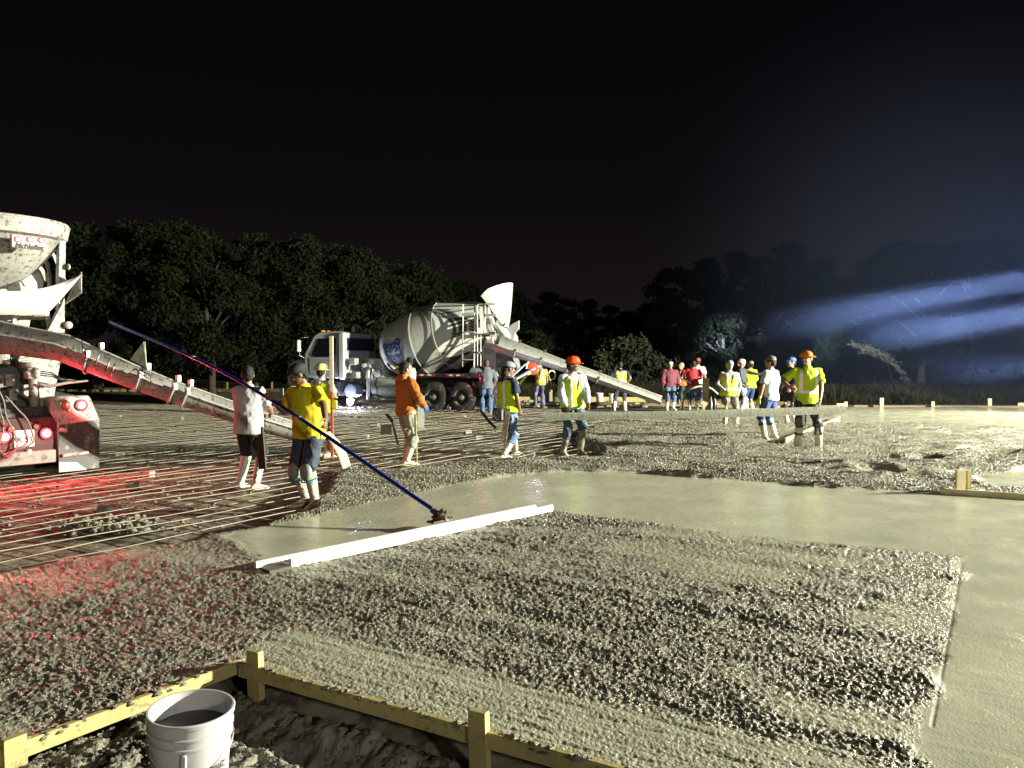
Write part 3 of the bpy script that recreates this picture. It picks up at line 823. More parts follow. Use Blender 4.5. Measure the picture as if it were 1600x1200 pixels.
# air lines hanging in front
for pts in (((-8, 600), (5, 625), (10, 652), (22, 675), (27, 695), (20, 708), (8, 714), (-4, 706)), ((8, 618), (28, 640), (42, 655), (50, 675), (52, 690), (40, 698), (26, 702)), ((-10, 590), (0, 640), (6, 668), (-2, 700), (10, 716))):
    q = MB(); c = [F1.on_x(x, y, -.10) for x, y in pts]
    cc = []
    for i in range(len(c) - 1):
        p0 = c[max(i - 1, 0)]; p1 = c[i]; p2 = c[i + 1]; p3 = c[min(i + 2, len(c) - 1)]
        for k in range(5):
            t = k / 5; cc.append(.5 * ((2 * p1) + (p2 - p0) * t + (2 * p0 - 5 * p1 + 4 * p2 - p3) * t * t + (3 * p1 - p0 - 3 * p2 + p3) * t ** 3))
    q.path(cc + [c[-1]], .013, 6); q.build('air_hose', mat('hose_rubber', (.16, .13, .12), .5), t1, smooth=180)
# hanging white tag
q = MB(); q.ell(F1.on_x(46, 708, -.05), (.015, .045, .06), 10, 6); q.build('gladhand', DIRTY, t1, smooth=180)
# fender with lamp box, mud flap
lb = box1('lamp_box', .0, .25, (78, 620), (141, 645), DIRTY, bev=.02)
lamp_disc(t1, F1.on_x(102, 633, -.01), back, .07, AMBEROFF, name='amber_lamp', ring=STEEL)
c = F1.on_x(127, 633, -.012); red_pts.append(c); lamp_disc(t1, c, back, .078, REDL, REDHOT, 'tail_lamp')
red_pts.append(F1.on_x(35, 378, .35))
p = [F1.on_x(78, 645, 0), F1.on_x(84, 655, -.02), F1.on_x(154, 652, -.02), F1.on_x(148, 640, 0), F1.on_x(141, 618, 0)]
fl = MB()
a_, b2, c_, d_ = F1.on_x(78, 645, .02), F1.on_x(92, 664, -.05), F1.on_x(155, 655, -.05), F1.on_x(141, 622, .02)
fl.shell([[a_, d_], [b2, c_]], -.012)
e1, e2 = a_ + Vector((1.9, 0, .1)), d_ + Vector((1.9, 0, .1)); fl.shell([[a_, d_], [e1, e2]], .012)
fl.build('fender', DIRTY, t1, smooth=30)
fl = MB(); fl.shell([[F1.on_x(92, 664, -.05), F1.on_x(155, 655, -.05)], [F1.on_x(91, 700, -.06), F1.on_x(155, 694, -.06)], [F1.on_x(92, 737, -.09), F1.on_x(154, 731, -.08)]], .012)
mf = fl.build('mud_flap', mat('mud_flap_rubber', (.05, .05, .055), .45, var=.4, stain=(.2, .19, .17), sscale=4, samt=.52), t1, smooth=30)
fl = MB(); fl.shell([[F1.on_x(92, 722, -.10), F1.on_x(120, 722, -.10)], [F1.on_x(92, 738, -.11), F1.on_x(136, 734, -.11)]], .006)
fl.build('flap_plate', mat('flap_plate', (.4, .42, .45), .4, var=.3), mf)
fl = MB(); fl.path([F1.on_x(98, 712, -.11), F1.on_x(138, 707, -.11)], .028, 8); fl.build('flap_bar', DIRTY, mf, smooth=60)
fl = MB(); fl.path([F1.on_x(94, 671, -.10), F1.on_x(104, 673, -.10)], .028, 8); fl.build('peg', DIRTY, t1, smooth=60)
# pedestal, posts and the swing gear
def poly1(name, x0, x1, pts, m, parent=t1):
    A = [F1.on_x(x, y, x0) for x, y in pts]; Bk = [p_ + Vector((x1 - x0, 0, 0)) for p_ in A]
    b = MB(); n = len(A); b.add(A + Bk, [tuple(range(n)), tuple(reversed(range(n, 2 * n)))] + [(i, i + n, (i + 1) % n + n, (i + 1) % n) for i in range(n)])
    return b.build(name, m, parent)
poly1('pedestal', .35, .75, [(40, 540), (96, 556), (88, 600), (78, 655), (66, 655), (60, 600), (30, 560)], DIRTY)
poly1('pedestal', .7, 1.1, [(-60, 520), (60, 545), (58, 600), (66, 655), (-60, 655)], GREYP)
poly1('post', .55, .68, [(94, 356), (103, 358), (102, 430), (101, 470), (101, 520), (92, 520), (92, 430)], DIRTY)
poly1('bracket', .5, .62, [(98, 474), (101, 476), (101, 520), (74, 518)], DIRTY)
poly1('post', .55, .68, [(-62, 340), (-52, 340), (-52, 520), (-62, 520)], DIRTY)
poly1('brace', .6, .66, [(66, 470), (74, 472), (84, 520), (78, 520)], DIRTY)
poly1('brace', .6, .66, [(20, 487), (26, 487), (26, 506), (20, 506)], DIRTY)
b = MB(); b.path([F1.on_x(50, 572, .2), F1.on_x(50, 592, .2)], .11, 14); b.path([F1.on_x(50, 566, .2), F1.on_x(50, 574, .2)], .15, 14); b.path([F1.on_x(51, 592, .2), F1.on_x(53, 640, .2)], .06, 10)
b.path([F1.on_x(28, 563, .15), F1.on_x(46, 560, .15)], .03, 8); b.ell(F1.on_x(56, 582, .1), (.08, .06, .09), 8, 6); b.ell(F1.on_x(42, 585, .1), (.06, .05, .05), 8, 6)
b.build('swing_gear', DIRTY, t1, smooth=50)
b = MB(); b.path([F1.on_x(60, 600, .1), F1.on_x(76, 604, .05), F1.on_x(105, 598, .0), F1.on_x(137, 595, -.05)], [.03, .05, .045, .03], 8, flat=.5); b.build('lever', DIRTY, t1, smooth=50)
for k in range(3):
    q = MB(); q.path([F1.on_x(60, 580 + 3 * k, .15), F1.on_x(80, 582 + k * 3, .1), F1.on_x(96, 592 + k, .05), F1.on_x(118, 594, .0)], .010, 5); q.build('hydraulic_hose', BLACKP, t1, smooth=180)
# clutter of fittings left of the gear
for i in range(26):
    b = MB(); px, py = rnd.uniform(-50, 40), rnd.uniform(520, 645); c = F1.on_x(px, py, rnd.uniform(.3, .6))
    if i % 3: b.path([c, c + Vector((0, rnd.uniform(-.3, .3), rnd.uniform(-.25, .25)))], rnd.uniform(.012, .04), 7); b.build('pipe', DIRTY, t1, smooth=40)
    else: b.box(c, (.1, rnd.uniform(.05, .2), rnd.uniform(.05, .2)), bev=.01); b.build('valve', DIRTY, t1, smooth=40)
b = MB(); b.ell(F1.on_x(107, 508, .45), (.05, .062, .062), 16, 10); b.build('work_lamp', mat('lamp_glass', (.5, .5, .48), .15, var=.2), t1, smooth=180)
b = MB(); b.ell(F1.on_x(107, 417, .5), (.04, .032, .05), 10, 6); b.build('marker_lamp', DIRTY, t1, smooth=180)
# hopper: tapering bowl open at the top, ahead of the light bar
hc = F1.on_x(8, 345, .75); apex = F1.on_x(5, 447, .95)
b = MB(); grid = []
zt = hc.z
for k, (z, rx, ry, dx) in enumerate([(zt, .72, .88, 0), (zt - .02, .74, .90, 0), (zt - .22, .70, .86, .0), (zt - .24, .62, .80, .03), (zt - .45, .50, .66, .10), (zt - .65, .40, .52, .18), (zt - .80, .30, .38, .25), (apex.z, .10, .16, .34)]):
    grid.append([Vector((.85 + dx + rx * math.cos(t), hc.y + ry * math.sin(t), z)) for t in (R(-170) + R(340) * i / 40 + R(180) for i in range(41))])
b.shell(grid, .015)
hop = b.build('hopper', DIRTY, t1, smooth=35)
q = MB(); q.path([g + Vector((0, 0, .0)) for g in grid[0]], .022, 6); q.build('hopper_rim', DIRTY, hop, smooth=180)
lbar = box1('light_panel', .02, .10, (18, 366), (72, 391), mat('lamp_panel', (.72, .70, .66), .4, var=.1))
hp = F1.on_x(8, 380, .1)
b = MB(); b.box((.20, F1.on_x(45, 378, .1).y, F1.on_x(45, 378, .1).z), (.30, .1, .1)); b.build('panel_bracket', DIRTY, t1)
for px in (28, 47, 65):
    lamp_disc(t1, F1.on_x(px, 373.6 + (px - 28) * .05, .012), back, .038, REDL, REDHOT, 'marker_lamp', ring=REDL)
text('panel_lettering', 'McNeilus', .098, on_rear(46, 385.2, .014), INK, lbar, bold=.005, shear=.2)
# drum mouth fins that show under the hopper
for (pts, wd) in ((((71, 384), (82, 400), (90, 420), (93, 436)), .05), (((54, 410), (64, 425), (70, 440)), .06), (((36, 424), (44, 436), (47, 446)), .02)):
    A = [F1.on_x(x, y, 1.15) for x, y in pts]; g = [[p_, p_ + Vector((.0, -wd * (1 + i * .3), -.01))] for i, p_ in enumerate(A)]
    q = MB(); q.shell(g, .01); q.build('drum_fin', DIRTY, t1, smooth=50)
q = MB(); q.lathe([(0, .74), (.28, .78)], Matrix.Translation((1.05, 0, F1.on_x(30, 430, 1.05).z)) @ Matrix.Rotation(R(90), 4, 'Y'), 40, caps=False); q.build('drum_ring', BLACKP, t1, smooth=60)
# collector: crescent trough with flared tips
b = MB(); grid = []
for i in range(25):
    t = i / 24; u_ = 2 * t - 1
    px = 15 + u_ * 113; top = 455 - 27 * abs(u_) ** 2.2 + (0 if u_ > 0 else 0); bot = 492 - 62 * max(0, abs(u_) - .50) ** 1.1 / .5 ** 1.1
    bot = max(bot, top + 1); xo = .18 - .12 * (1 - u_ * u_)
    grid.append([F1.on_x(px, top, xo + .02), F1.on_x(px, top + (bot - top) * .35, xo - .05), F1.on_x(px, top + (bot - top) * .7, xo - .04), F1.on_x(px, bot, xo + .08)])
b.shell(grid, .015); b.build('collector', WHITE, t1, smooth=60)
b = MB(); b.shell([[F1.on_x(128, 425, .2), F1.on_x(128, 458, .25)], [F1.on_x(118, 440, .5), F1.on_x(102, 476, .5)]], .012); b.build('collector_wing', DIRTY, t1)
b = MB(); b.shell([[F1.on_x(-100, 495, .5), F1.on_x(-100, 500, .9)], [F1.on_x(76, 494, .3), F1.on_x(76, 500, .9)]], .012); b.build('collector_floor', DIRTY, t1)
# main chute and its extensions down to the pour
CH = [D(-75, 508, 10.9), D(5, 526, 10.95), D(95, 541, 11.0), D(190, 580, 11.15), D(250, 603, 11.3), D(310, 624, 11.5), D(372, 645, 11.7), D(455, 671, 12.1), D(500, 688, 12.3)]
ch = chute(t1, F1, CH, [.26, .235, .21, .185, .175, .17, .165, .16, .155], 'c', DIRTY, (.33, .44, .55, .60))
ch['label'] = 'splashed chute sloping to the right, its underside lit red'
# folded flap standing on the chute and chain hooks
b = MB(); b.shell([[D(203, 562, 11.0), D(229, 575, 11.0)], [D(224, 534, 11.0), D(227, 556, 11.0)]], .01); b.shell([[D(226, 534, 11.02), D(222, 538, 11.02)], [D(229, 574, 11.02), D(225, 574, 11.02)]], .02)
b.xf(T1.inverted()); b.build('chute_flap', mat('primer_green', (.35, .38, .28), .6, var=.3, stain=(.5, .48, .4), sscale=8, samt=.5), t1)
for (x0, y0, x1, y1) in ((157, 548, 147, 580), (172, 558, 166, 590), (180, 568, 175, 588), (128, 532, 133, 558)):
    q = MB(); q.path([F1.loc(D(x0, y0, 10.85)), F1.loc(D((x0 + x1) / 2 - 1, (y0 + y1) / 2, 10.8)), F1.loc(D(x1, y1, 10.85))], .012, 6); q.build('chute_handle', STEEL, t1, smooth=180)
q = MB(); q.path([F1.loc(D(x, y, 10.8)) for x, y in ((205, 580), (212, 576), (222, 586), (236, 590), (233, 584), (220, 580))], .010, 6); q.build('safety_hook', STEEL, t1, smooth=180)
b = MB(); g = []
for px, py, w_ in ((508, 676, .10), (522, 692, .12), (533, 712, .13), (541, 736, .13)):
    c = F1.loc(D(px, py, 12.3)); a = F1.I.to_3x3() @ Vector((1, .15, .25)).normalized()
    bb = F1.I.to_3x3() @ Vector((.1, 1, 0))
    g.append([c + a * w_ * (math.cos(t)) * .6 + bb * w_ * math.sin(t) for t in (math.pi * k / 8 - math.pi / 2 for k in range(9))])
b.shell(g, .01); b.build('chute_spout', mat('dried_concrete', (.42, .41, .33), .7, var=.3), t1, smooth=60)

# ---- the second truck, broadside in the middle distance
w2 = G(722, 645, -.15)
hd = Vector((-.932, .356, 0)); lf = Vector((-hd.y, hd.x, 0))
lf = Vector((-.356, -.932, 0))
o2 = Vector(w2) - hd * 1.0 - lf * 1.08; o2.z = -.15
T2 = frame_of(o2, hd); F2 = Frame(T2)
t2 = empty('mixer_truck', 'white concrete mixer truck with bear emblem on its drum, seen from the side', 'mixer truck', M=T2)
def s2(px, py, yl=1.15): return F2.on_y(px, py, yl)
b = MB()
for s_ in (-1, 1): b.box((4.3, s_ * .42, 1.0), (8.6, .09, .30), bev=.01)
for x in (.1, 2.2, 4.5, 7.2): b.box((x, 0, 1.0), (.12, .75, .2))
b.build('chassis', BLACKP, t2, smooth=30)
for x in (1.0, s2(678, 620, 1.08).x, 7.2):
    for s_ in (-1, 1): wheel(t2, (x, s_ * 1.0, .53), s_, r=.53, wdt=.34)
x2 = s2(678, 620, 1.08).x
# deck rail with reflective tape over the wheels
rail = MB(); ra, rb_ = s2(650, 589, 1.22), s2(752, 592, 1.22)
rail.box(((ra.x + rb_.x) / 2, 1.16, 1.29), (ra.x - rb_.x, .10, .15), bev=.01); rail.box((1.6, 0, 1.24), (3.6, 2.2, .05))
rl = rail.build('deck', BLACKP, t2, smooth=30)
for (a, c) in ((650, 680), (696, 724)):
    xa, xc = s2(a, 590, 1.215).x, s2(c, 590, 1.215).x; n = 5
    for k in range(n):
        q = MB(); q.box((xa + (xc - xa) * (k + .5) / n, 1.213, 1.30), (abs(xc - xa) / n - .003, .006, .055)); q.build('tape_patch', TAPER if k % 2 == 0 else TAPEW, rl)
def box2(name, x0, x1, y0, y1, z0, z1, m, bev=.015, parent=t2):
    b = MB(); b.box(((x0 + x1) / 2, (y0 + y1) / 2, (z0 + z1) / 2), (abs(x1 - x0), abs(y1 - y0), abs(z1 - z0)), bev=bev); return b.build(name, m, parent, smooth=30)
box2('rear_fender', -.12, .30, .72, 1.2, .62, 1.35, MAROON)
box2('mud_flap', -.16, -.14, .45, 1.2, .15, .8, BLACKP, .002)
c = s2(738, 590, 1.0); 
lamp_disc(t2, (.22, 1.21, 1.20), (0, 1, 0), .055, REDL, REDHOT, 'tail_lamp'); lamp_disc(t2, (.22, 1.21, 1.33), (0, 1, 0), .05, REDL, None, 'marker_lamp', ring=REDL)
for yy in (.95, -.95): lamp_disc(t2, (-.13, yy, 1.15), (-1, 0, 0), .06, REDL, REDHOT, 'tail_lamp')
sg = MB(); sg.box((.0, 1.212, 1.22), (.24, .01, .26)); sgo = sg.build('warning_sign', mat('sign_white', (.8, .78, .76), .4), t2)
Mside = Matrix(((-1, 0, 0, 0), (0, 0, 1, 0), (0, 1, 0, 0), (0, 0, 0, 1)))   # reads from the left side
text('sign_lettering', 'DO', .17, Matrix.Translation((.0, 1.22, 1.22)) @ Mside, INK, sgo, bold=.004)
# cab
zr = s2(545, 520, .9).z; cb = 5.72
cab_pts = [(cb, 1.15), (cb, zr), (cb + .25, zr + .06), (cb + 1.1, zr + .05), (cb + 1.35, zr - .08), (cb + 1.75, 2.05), (cb + 1.78, 1.15)]
def prism(name, pts, y0, y1, m, parent=t2, inset=.08, zin=2.0):
    b = MB(); n = len(pts)
    def yy(z, y): 
        k = max(0, (z - zin)) / 1.0 * inset
        return y - math.copysign(k, y)
    b.add([Vector((x, yy(z, y0), z)) for x, z in pts] + [Vector((x, yy(z, y1), z)) for x, z in pts], [tuple(range(n)), tuple(reversed(range(n, 2 * n)))] + [(i, i + n, (i + 1) % n + n, (i + 1) % n) for i in range(n)])
    o = b.build(name, m, parent)
    bv = o.modifiers.new('b', 'BEVEL'); bv.width = .045; bv.segments = 3; bv.limit_method = 'ANGLE'
    o.data.polygons.foreach_set('use_smooth', [True] * len(o.data.polygons)); o.data.set_sharp_from_angle(angle=R(40))
    return o
CABW = mat('white_cab_paint', (.44, .46, .49), .35, var=.12, vscale=4, stain=(.3, .3, .3), sscale=6, samt=.45)
cab = prism('cab', cab_pts, -1.12, 1.12, CABW)
cab['label'] = 'white cab with amber roof lights and a wide rear window'
wz0, wz1 = zr - .62, zr - .22
b = MB(); b.box((cb - .012, 0, (wz0 + wz1) / 2), (.02, 1.85, wz1 - wz0), bev=.008); b.build('rear_window', GLASS, cab)
b = MB(); b.path([(cb - .02, y, z) for y, z in ((-.94, wz0 - .02), (.94, wz0 - .02), (.94, wz1 + .02), (-.94, wz1 + .02), (-.94, wz0 - .02))], .018, 6); b.build('window_seal', RUBBER, cab)
for i in range(6):
    q = MB(); q.box((cb - .012, -.8 + i * .32, (1.25 + wz0) / 2 - .05), (.02, .03, wz0 - 1.55), bev=.006); q.build('panel_rib', CABW, cab, smooth=30)
for z in (1.62,):
    for i in range(7):
        q = MB(); q.box((cb - .015, -.75 + i * .25, z), (.01, .10, .02)); q.build('vent_slot', BLACKP, cab)
b = MB(); b.box((cb - .02, .78, 1.95), (.03, .07, .09)); b.box((cb - .02, .80, 1.72), (.03, .05, .16)); b.build('fitting', BLACKP, cab)
def pane(name, pts, y, m, th=.012, parent=cab):
    b = MB(); n = len(pts); A = [Vector((x, y(z) if callable(y) else y, z)) for x, z in pts]; b.add(A + [p_ + Vector((0, th, 0)) for p_ in A], [tuple(range(n)), tuple(reversed(range(n, 2 * n)))] + [(i, i + n, (i + 1) % n + n, (i + 1) % n) for i in range(n)]); return b.build(name, m, parent)
ys = lambda z: 1.125 - max(0, z - 2.0) * .08
pane('side_window', [(cb + .38, 2.02), (cb + .38, zr - .20), (cb + 1.15, zr - .20), (cb + 1.42, 2.05), (cb + 1.3, 1.95), (cb + .5, 1.95)], ys, GLASS)
pane('door', [(cb + .30, 1.2), (cb + .30, 1.93), (cb + 1.5, 1.93), (cb + 1.5, 1.2)], 1.118, mat('door_grey', (.33, .34, .34), .4, var=.2))
b = MB(); b.box((cb + .42, 1.15, 1.80), (.16, .03, .04), bev=.008); b.build('door_handle', BLACKP, cab)
b = MB(); b.add([Vector((cb + 1.37, y, zr - .12)) for y in (-.9, .9)] + [Vector((cb + 1.77, y, 2.08)) for y in (.98, -.98)], [(0, 1, 2, 3)]); b.xf(Matrix.Translation((.03, 0, .01))); b.build('windscreen', GLASS, cab)
for y in (-.75, -.4, 0, .4, .75):
    b = MB(); b.ell((cb + 1.15, y, zr + .07), (.09, .055, .045), 10, 6); b.build('roof_lamp', AMBER, cab, smooth=180)
b = MB(); b.lathe([(0, .1), (.10, .1), (.15, .06), (.16, .01)], Matrix.Translation((cb + .75, .15, zr + .05)), 14); b.build('beacon', mat('beacon_dome', (.6, .6, .62), .2), cab, smooth=50)
b = MB(); b.lathe([(0, .06), (.2, .06), (.21, .01)], Matrix.Translation((cb + .1, .35, zr + .04)), 12); b.build('roof_vent', CABW, cab, smooth=50)
b = MB(); b.path([(cb + .8, .5, zr), (cb + .5, .5, zr + .75)], .007, 5); b.build('antenna', BLACKP, cab)
q = MB()
q.path([(cb + 1.55, 1.12, zr - .15), (cb + 1.75, 1.38, zr - .18), (cb + 1.75, 1.40, 2.0), (cb + 1.6, 1.15, 1.85)], .016, 6); q.build('mirror_arm', STEEL, cab, smooth=180)
b = MB(); b.box((cb + 1.76, 1.42, 2.35), (.06, .2, .45), bev=.02); b.build('mirror', CABW, cab, smooth=40)
b = MB(); b.box((cb + .10, 1.10, 1.98), (.24, .14, 1.75), bev=.04); b.build('corner_fairing', WHITE, cab, smooth=40)
# hood, grille and bumper of the nose
hood = prism('hood', [(cb + 1.7, 1.0), (cb + 1.7, 1.98), (cb + 2.45, 1.80), (cb + 2.7, 1.62), (cb + 2.75, .85), (cb + 2.3, .8)], -.85, .85, CABW)
b = MB(); b.box((cb + 2.77, 0, .62), (.2, 2.3, .32), bev=.03); b.build('front_bumper', STEEL, t2, smooth=30)
for s_ in (-1, 1):
    b = MB(); b.lathe([(-.22, .62), (-.22, .70), (.22, .70), (.22, .62)], Matrix.Translation((7.2, s_ * .98, .56)) @ Matrix.Rotation(R(90), 4, 'X') , 24, caps=False, arc=(R(0), R(180))); b.build('front_fender', CABW, t2, smooth=40)
    lamp_disc(t2, (cb + 2.76, s_ * .7, 1.15), (1, 0, 0), .09, mat('headlamp_glass', (.6, .6, .6), .1), name='headlamp')
# tanks, step and the guard between cab and wheels
xa, xb = s2(640, 605, 1.0).x, s2(583, 605, 1.0).x
b = MB(); b.lathe([(0, .01), (0, .34), (.03, .385), (xb - xa - .03, .385), (xb - xa, .34), (xb - xa, .01)], Matrix.Translation((xa, .82, .83)) @ Matrix.Rotation(R(90), 4, 'Y'), 28)
tk = b.build('water_tank', mat('tank_paint', (.42, .45, .42), .3, var=.2, stain=(.3, .3, .28), sscale=6, samt=.5), t2, smooth=40)
for k in (.15, .85):
    q = MB(); q.lathe([(-.025, .388), (-.025, .397), (.025, .397), (.025, .388)], Matrix.Translation((xa + (xb - xa) * k, .82, .83)) @ Matrix.Rotation(R(90), 4, 'Y'), 28, caps=False); q.build('tank_strap', STEEL, tk, smooth=40)
gp = s2(575, 600, 1.15); box2('guard_post', gp.x - .05, gp.x + .05, 1.10, 1.18, .30, 1.45, WHITE)
q = MB()
for k in range(4): q.path([(gp.x - .05, 1.0 + k * .03, 1.35 - k * .08), (gp.x - .2, .95, .7 - k * .05), (gp.x - .45, 1.0, .38 + k * .03), (gp.x - .7, .9, .42)], .016, 6)
q.build('tank_hose', mat('white_hose', (.5, .5, .5), .4), t2, smooth=180)
b = MB(); b.lathe([(0, .01), (0, .24), (.5, .24), (.5, .01)], Matrix.Translation((5.45, .85, .70)) @ Matrix.Rotation(R(90), 4, 'X') @ Matrix.Translation((0, 0, -.3)), 24); b.build('air_tank', mat('blue_grey_tank', (.09, .10, .13), .4, var=.3), t2, smooth=40)
box2('step', 3.1, 5.0, .85, 1.30, .30, .38, WOODD, .01)
box2('battery_box', 5.95, 6.4, .75, 1.12, .5, 1.0, BLACKP)
# pump and pipes before the drum
for i in range(16):
    b = MB(); c = Vector((rnd.uniform(4.7, 5.5), rnd.uniform(.3, 1.05), rnd.uniform(1.2, 1.9)))
    if i % 2: b.path([c, c + Vector((rnd.uniform(-.3, .3), rnd.uniform(-.2, .2), rnd.uniform(-.4, .4)))], rnd.uniform(.02, .05), 7); b.build('pipe', DIRTY, t2, smooth=40)
    else: b.box(c, (rnd.uniform(.1, .3),) * 3, bev=.02); b.build('pump', DIRTY, t2, smooth=40)
for x, z in ((4.75, 1.9), (.35, 2.1)): pass
# drum on its pedestals
dA = F2.on_y(607, 543, 0); dB = F2.on_y(781, 508, 0)
zc = 2.10
d2_, DM, DL = drum(t2, 4.55, 2.12, .10, 3.20, 1.25)
prism('front_pedestal', [(4.45, 1.1), (4.9, 1.1), (4.95, 1.9), (4.6, 1.9)], -.4, .4, DIRTY)
# emblem: a generic bear head in blue lines lying on the drum
def on_drum(u, v, off):
    """u along the drum (m, + to the front), v round it (m), from the emblem centre"""
    t = .185 * DL - u; ang0 = EMB + v / (1.27 * .9)
    rr = np.interp(t / DL, [.10, .20, .36], [.80, .90, 1.0]) * 1.27 + off
    return DM @ Vector((rr * math.cos(ang0), rr * math.sin(ang0), t))
best = None
for k in range(360):
    EMB = R(k); p_ = T2 @ on_drum(0, 0, 0); n_ = (p_ - (T2 @ (DM @ Vector((0, 0, .185 * DL))))).normalized()
    tgt = (D(637, 545, p_.y) - p_).length + (0 if n_.y < 0 else 5)
    if best is None or tgt < best[0]: best = (tgt, R(k))
EMB = best[1]
vs = 1 if (on_drum(0, .1, 0).z > on_drum(0, 0, 0).z) else -1
def emb(name, strokes, wd, m, off=.012, fills=()):
    b = MB()
    for st in strokes:
        st = [Vector((x, y)) for x, y in st]
        for i in range(len(st) - 1):
            a, c = st[i], st[i + 1]; d = (c - a)
            if d.length < 1e-6: continue
            nn = Vector((-d.y, d.x)).normalized() * wd / 2
            g = [[on_drum(*(lambda q: (-q.x, q.y * vs))(a + (c - a) * k / 2 + s_ * nn), off) for s_ in (-1, 1)] for k in range(3)]
            b.shell(g, .004)
    for f_ in fills:
        P_ = [on_drum(-x, y * vs, off - .005) for x, y in f_]; n = len(P_); c0_ = on_drum(-sum(x for x, y in f_) / n, sum(y for x, y in f_) / n * vs, off - .003)
        b.add(P_ + [c0_], [(i, (i + 1) % n, n) for i in range(n)])
    return b.build(name, m, d2_)
def circ(cx, cy, r_, a0=0, a1=360, n=12, k=1.0): return [(cx + r_ * math.cos(R(a0 + (a1 - a0) * i / n)), cy + k * r_ * math.sin(R(a0 + (a1 - a0) * i / n))) for i in range(n + 1)]
headp = [(-.30, .32), (-.34, .10), (-.27, -.15), (-.20, -.36), (0, -.50), (.20, -.36), (.27, -.15), (.34, .10), (.30, .32), (.14, .36), (0, .33), (-.14, .36), (-.30, .32)]
emb('emblem', [headp, circ(-.30, .36, .09, 20, 230), circ(.30, .36, .09, -50, 160), [(-.24, .18), (-.08, .05)], [(.24, .18), (.08, .05)], circ(0, -.22, .15, 0, 360, 14, .85), [(-.07, -.12), (0, -.20), (.07, -.12), (-.07, -.12)], [(-.1, -.27), (0, -.33), (.1, -.27)], [(-.2, -.05), (-.14, -.3)], [(.2, -.05), (.14, -.3)], [(0, .3), (0, .12)], [(-.2, .28), (-.07, .18)], [(.2, .28), (.07, .18)]], .075, BLUEINK)
# rear pedestal, ladder, platform
poly = [F2.on_y(x, y, .35) for x, y in ((757, 560), (756, 545), (762, 532), (772, 528), (776, 545), (778, 580), (782, 590), (758, 590))]
def side_plate(name, pts, y0, y1, m, parent=t2):
    b = MB(); n = len(pts); A = [Vector((p_.x, y0, p_.z)) for p_ in pts]; C2 = [Vector((p_.x, y1, p_.z)) for p_ in pts]
    b.add(A + C2, [tuple(range(n)), tuple(reversed(range(n, 2 * n)))] + [(i, i + n, (i + 1) % n + n, (i + 1) % n) for i in range(n)]); return b.build(name, m, parent)
for y in (.45, -.55): side_plate('rear_pedestal', poly, y, y + .08, WHITE)
side_plate('pedestal_housing', [F2.on_y(x, y, .1) for x, y in ((778, 540), (800, 545), (806, 575), (790, 590), (778, 590))], -.4, .3, mat('housing_grey', (.3, .31, .33), .4, var=.3))
for i in range(12):
    b = MB(); c = F2.on_y(rnd.uniform(775, 800), rnd.uniform(560, 590), rnd.uniform(-.2, .5)); b.box(c, (rnd.uniform(.08, .25), .1, rnd.uniform(.05, .2)), bev=.02); b.build('gearbox', DIRTY, t2, smooth=40)
yl = 1.12
lad = MB(); lr = [s2(723, 477, yl), s2(722, 573, yl)]; lr2 = [s2(742, 476, yl), s2(741, 575, yl)]
lad.path([s2(741, 575, yl), s2(742, 476.5, yl), s2(724, 475.5, yl), s2(722, 573, yl)], .03, 8)
lad.build('ladder', WHITE, t2, smooth=50)
l_o = [o for o in COL.objects if o.name.startswith('ladder')][-1]
for y in (491, 519, 536, 548, 562): 
    q = MB(); a, c = s2(723, y, yl), s2(742, y, yl); q.box((a + c) / 2, (abs(a.x - c.x), .10, .035 if y != 491 else .10), bev=.006); q.build('rung', WHITE, l_o, smooth=30)
lad = MB(); lad.path([s2(746, 572, yl), s2(746, 480, yl), s2(745, 476, yl)], .022, 8); lad.path([s2(751, 572, yl), s2(751, 480, yl)], .022, 8); lad.build('ladder_stile', WHITE, t2, smooth=50)
rl = MB(); rl.path([s2(745, 523, yl), s2(745, 478, yl), s2(748, 475, yl), s2(757, 475, yl), s2(758, 520, yl)], .026, 8); rl.path([s2(758, 475, yl), s2(774, 475, yl)], .026, 8); rl.build('platform_rail', WHITE, t2, smooth=50)
a, c = s2(758, 491, yl), s2(775, 494, yl); q = MB(); q.box((a + c) / 2, (abs(a.x - c.x), .04, .10)); q.build('rail_panel', WHITE, t2)
a, c = s2(743, 523, .8), s2(775, 526, .8); q = MB(); q.box(((a.x + c.x) / 2, .85, a.z), (abs(a.x - c.x), .6, .05)); q.build('platform', GREYP, t2)
a, c = s2(731, 499, 1.05), s2(744, 518, 1.05)
lv = MB(); lv.box(((a.x + c.x) / 2, 1.03, (a.z + c.z) / 2), (abs(a.x - c.x), .02, abs(a.z - c.z))); lvo = lv.build('louvre_panel', WHITE, t2)
for k in range(4):
    q = MB(); zz = c.z + (a.z - c.z) * (k + .6) / 4.4; Mr = Matrix.Rotation(R(-28), 4, 'Y'); q.box(((a.x + c.x) / 2, 1.045, zz), (abs(a.x - c.x) * .62, .01, .045), M=Mr); q.build('slot', BLACKP, lvo)
a = s2(770, 521, 1.12); q = MB(); q.box(a, (.22, .01, .19)); ns = q.build('number_sign', mat('sign_white', (.8, .78, .76), .4), t2)
text('sign_lettering', '587', .12, Matrix.Translation(a + Vector((0, .01, 0))) @ Mside, INK, ns, bold=.003)
q = MB()
for k in range(7):
    a = s2(760 + k * 1.5, 497, .9); q.path([a, a + Vector((-.05, .1, -.2)), a + Vector((.05 - k * .03, .1, -.45)), a + Vector((.15, 0, -.62))], .013, 5)
q.build('control_hose', BLACKP, t2, smooth=180)
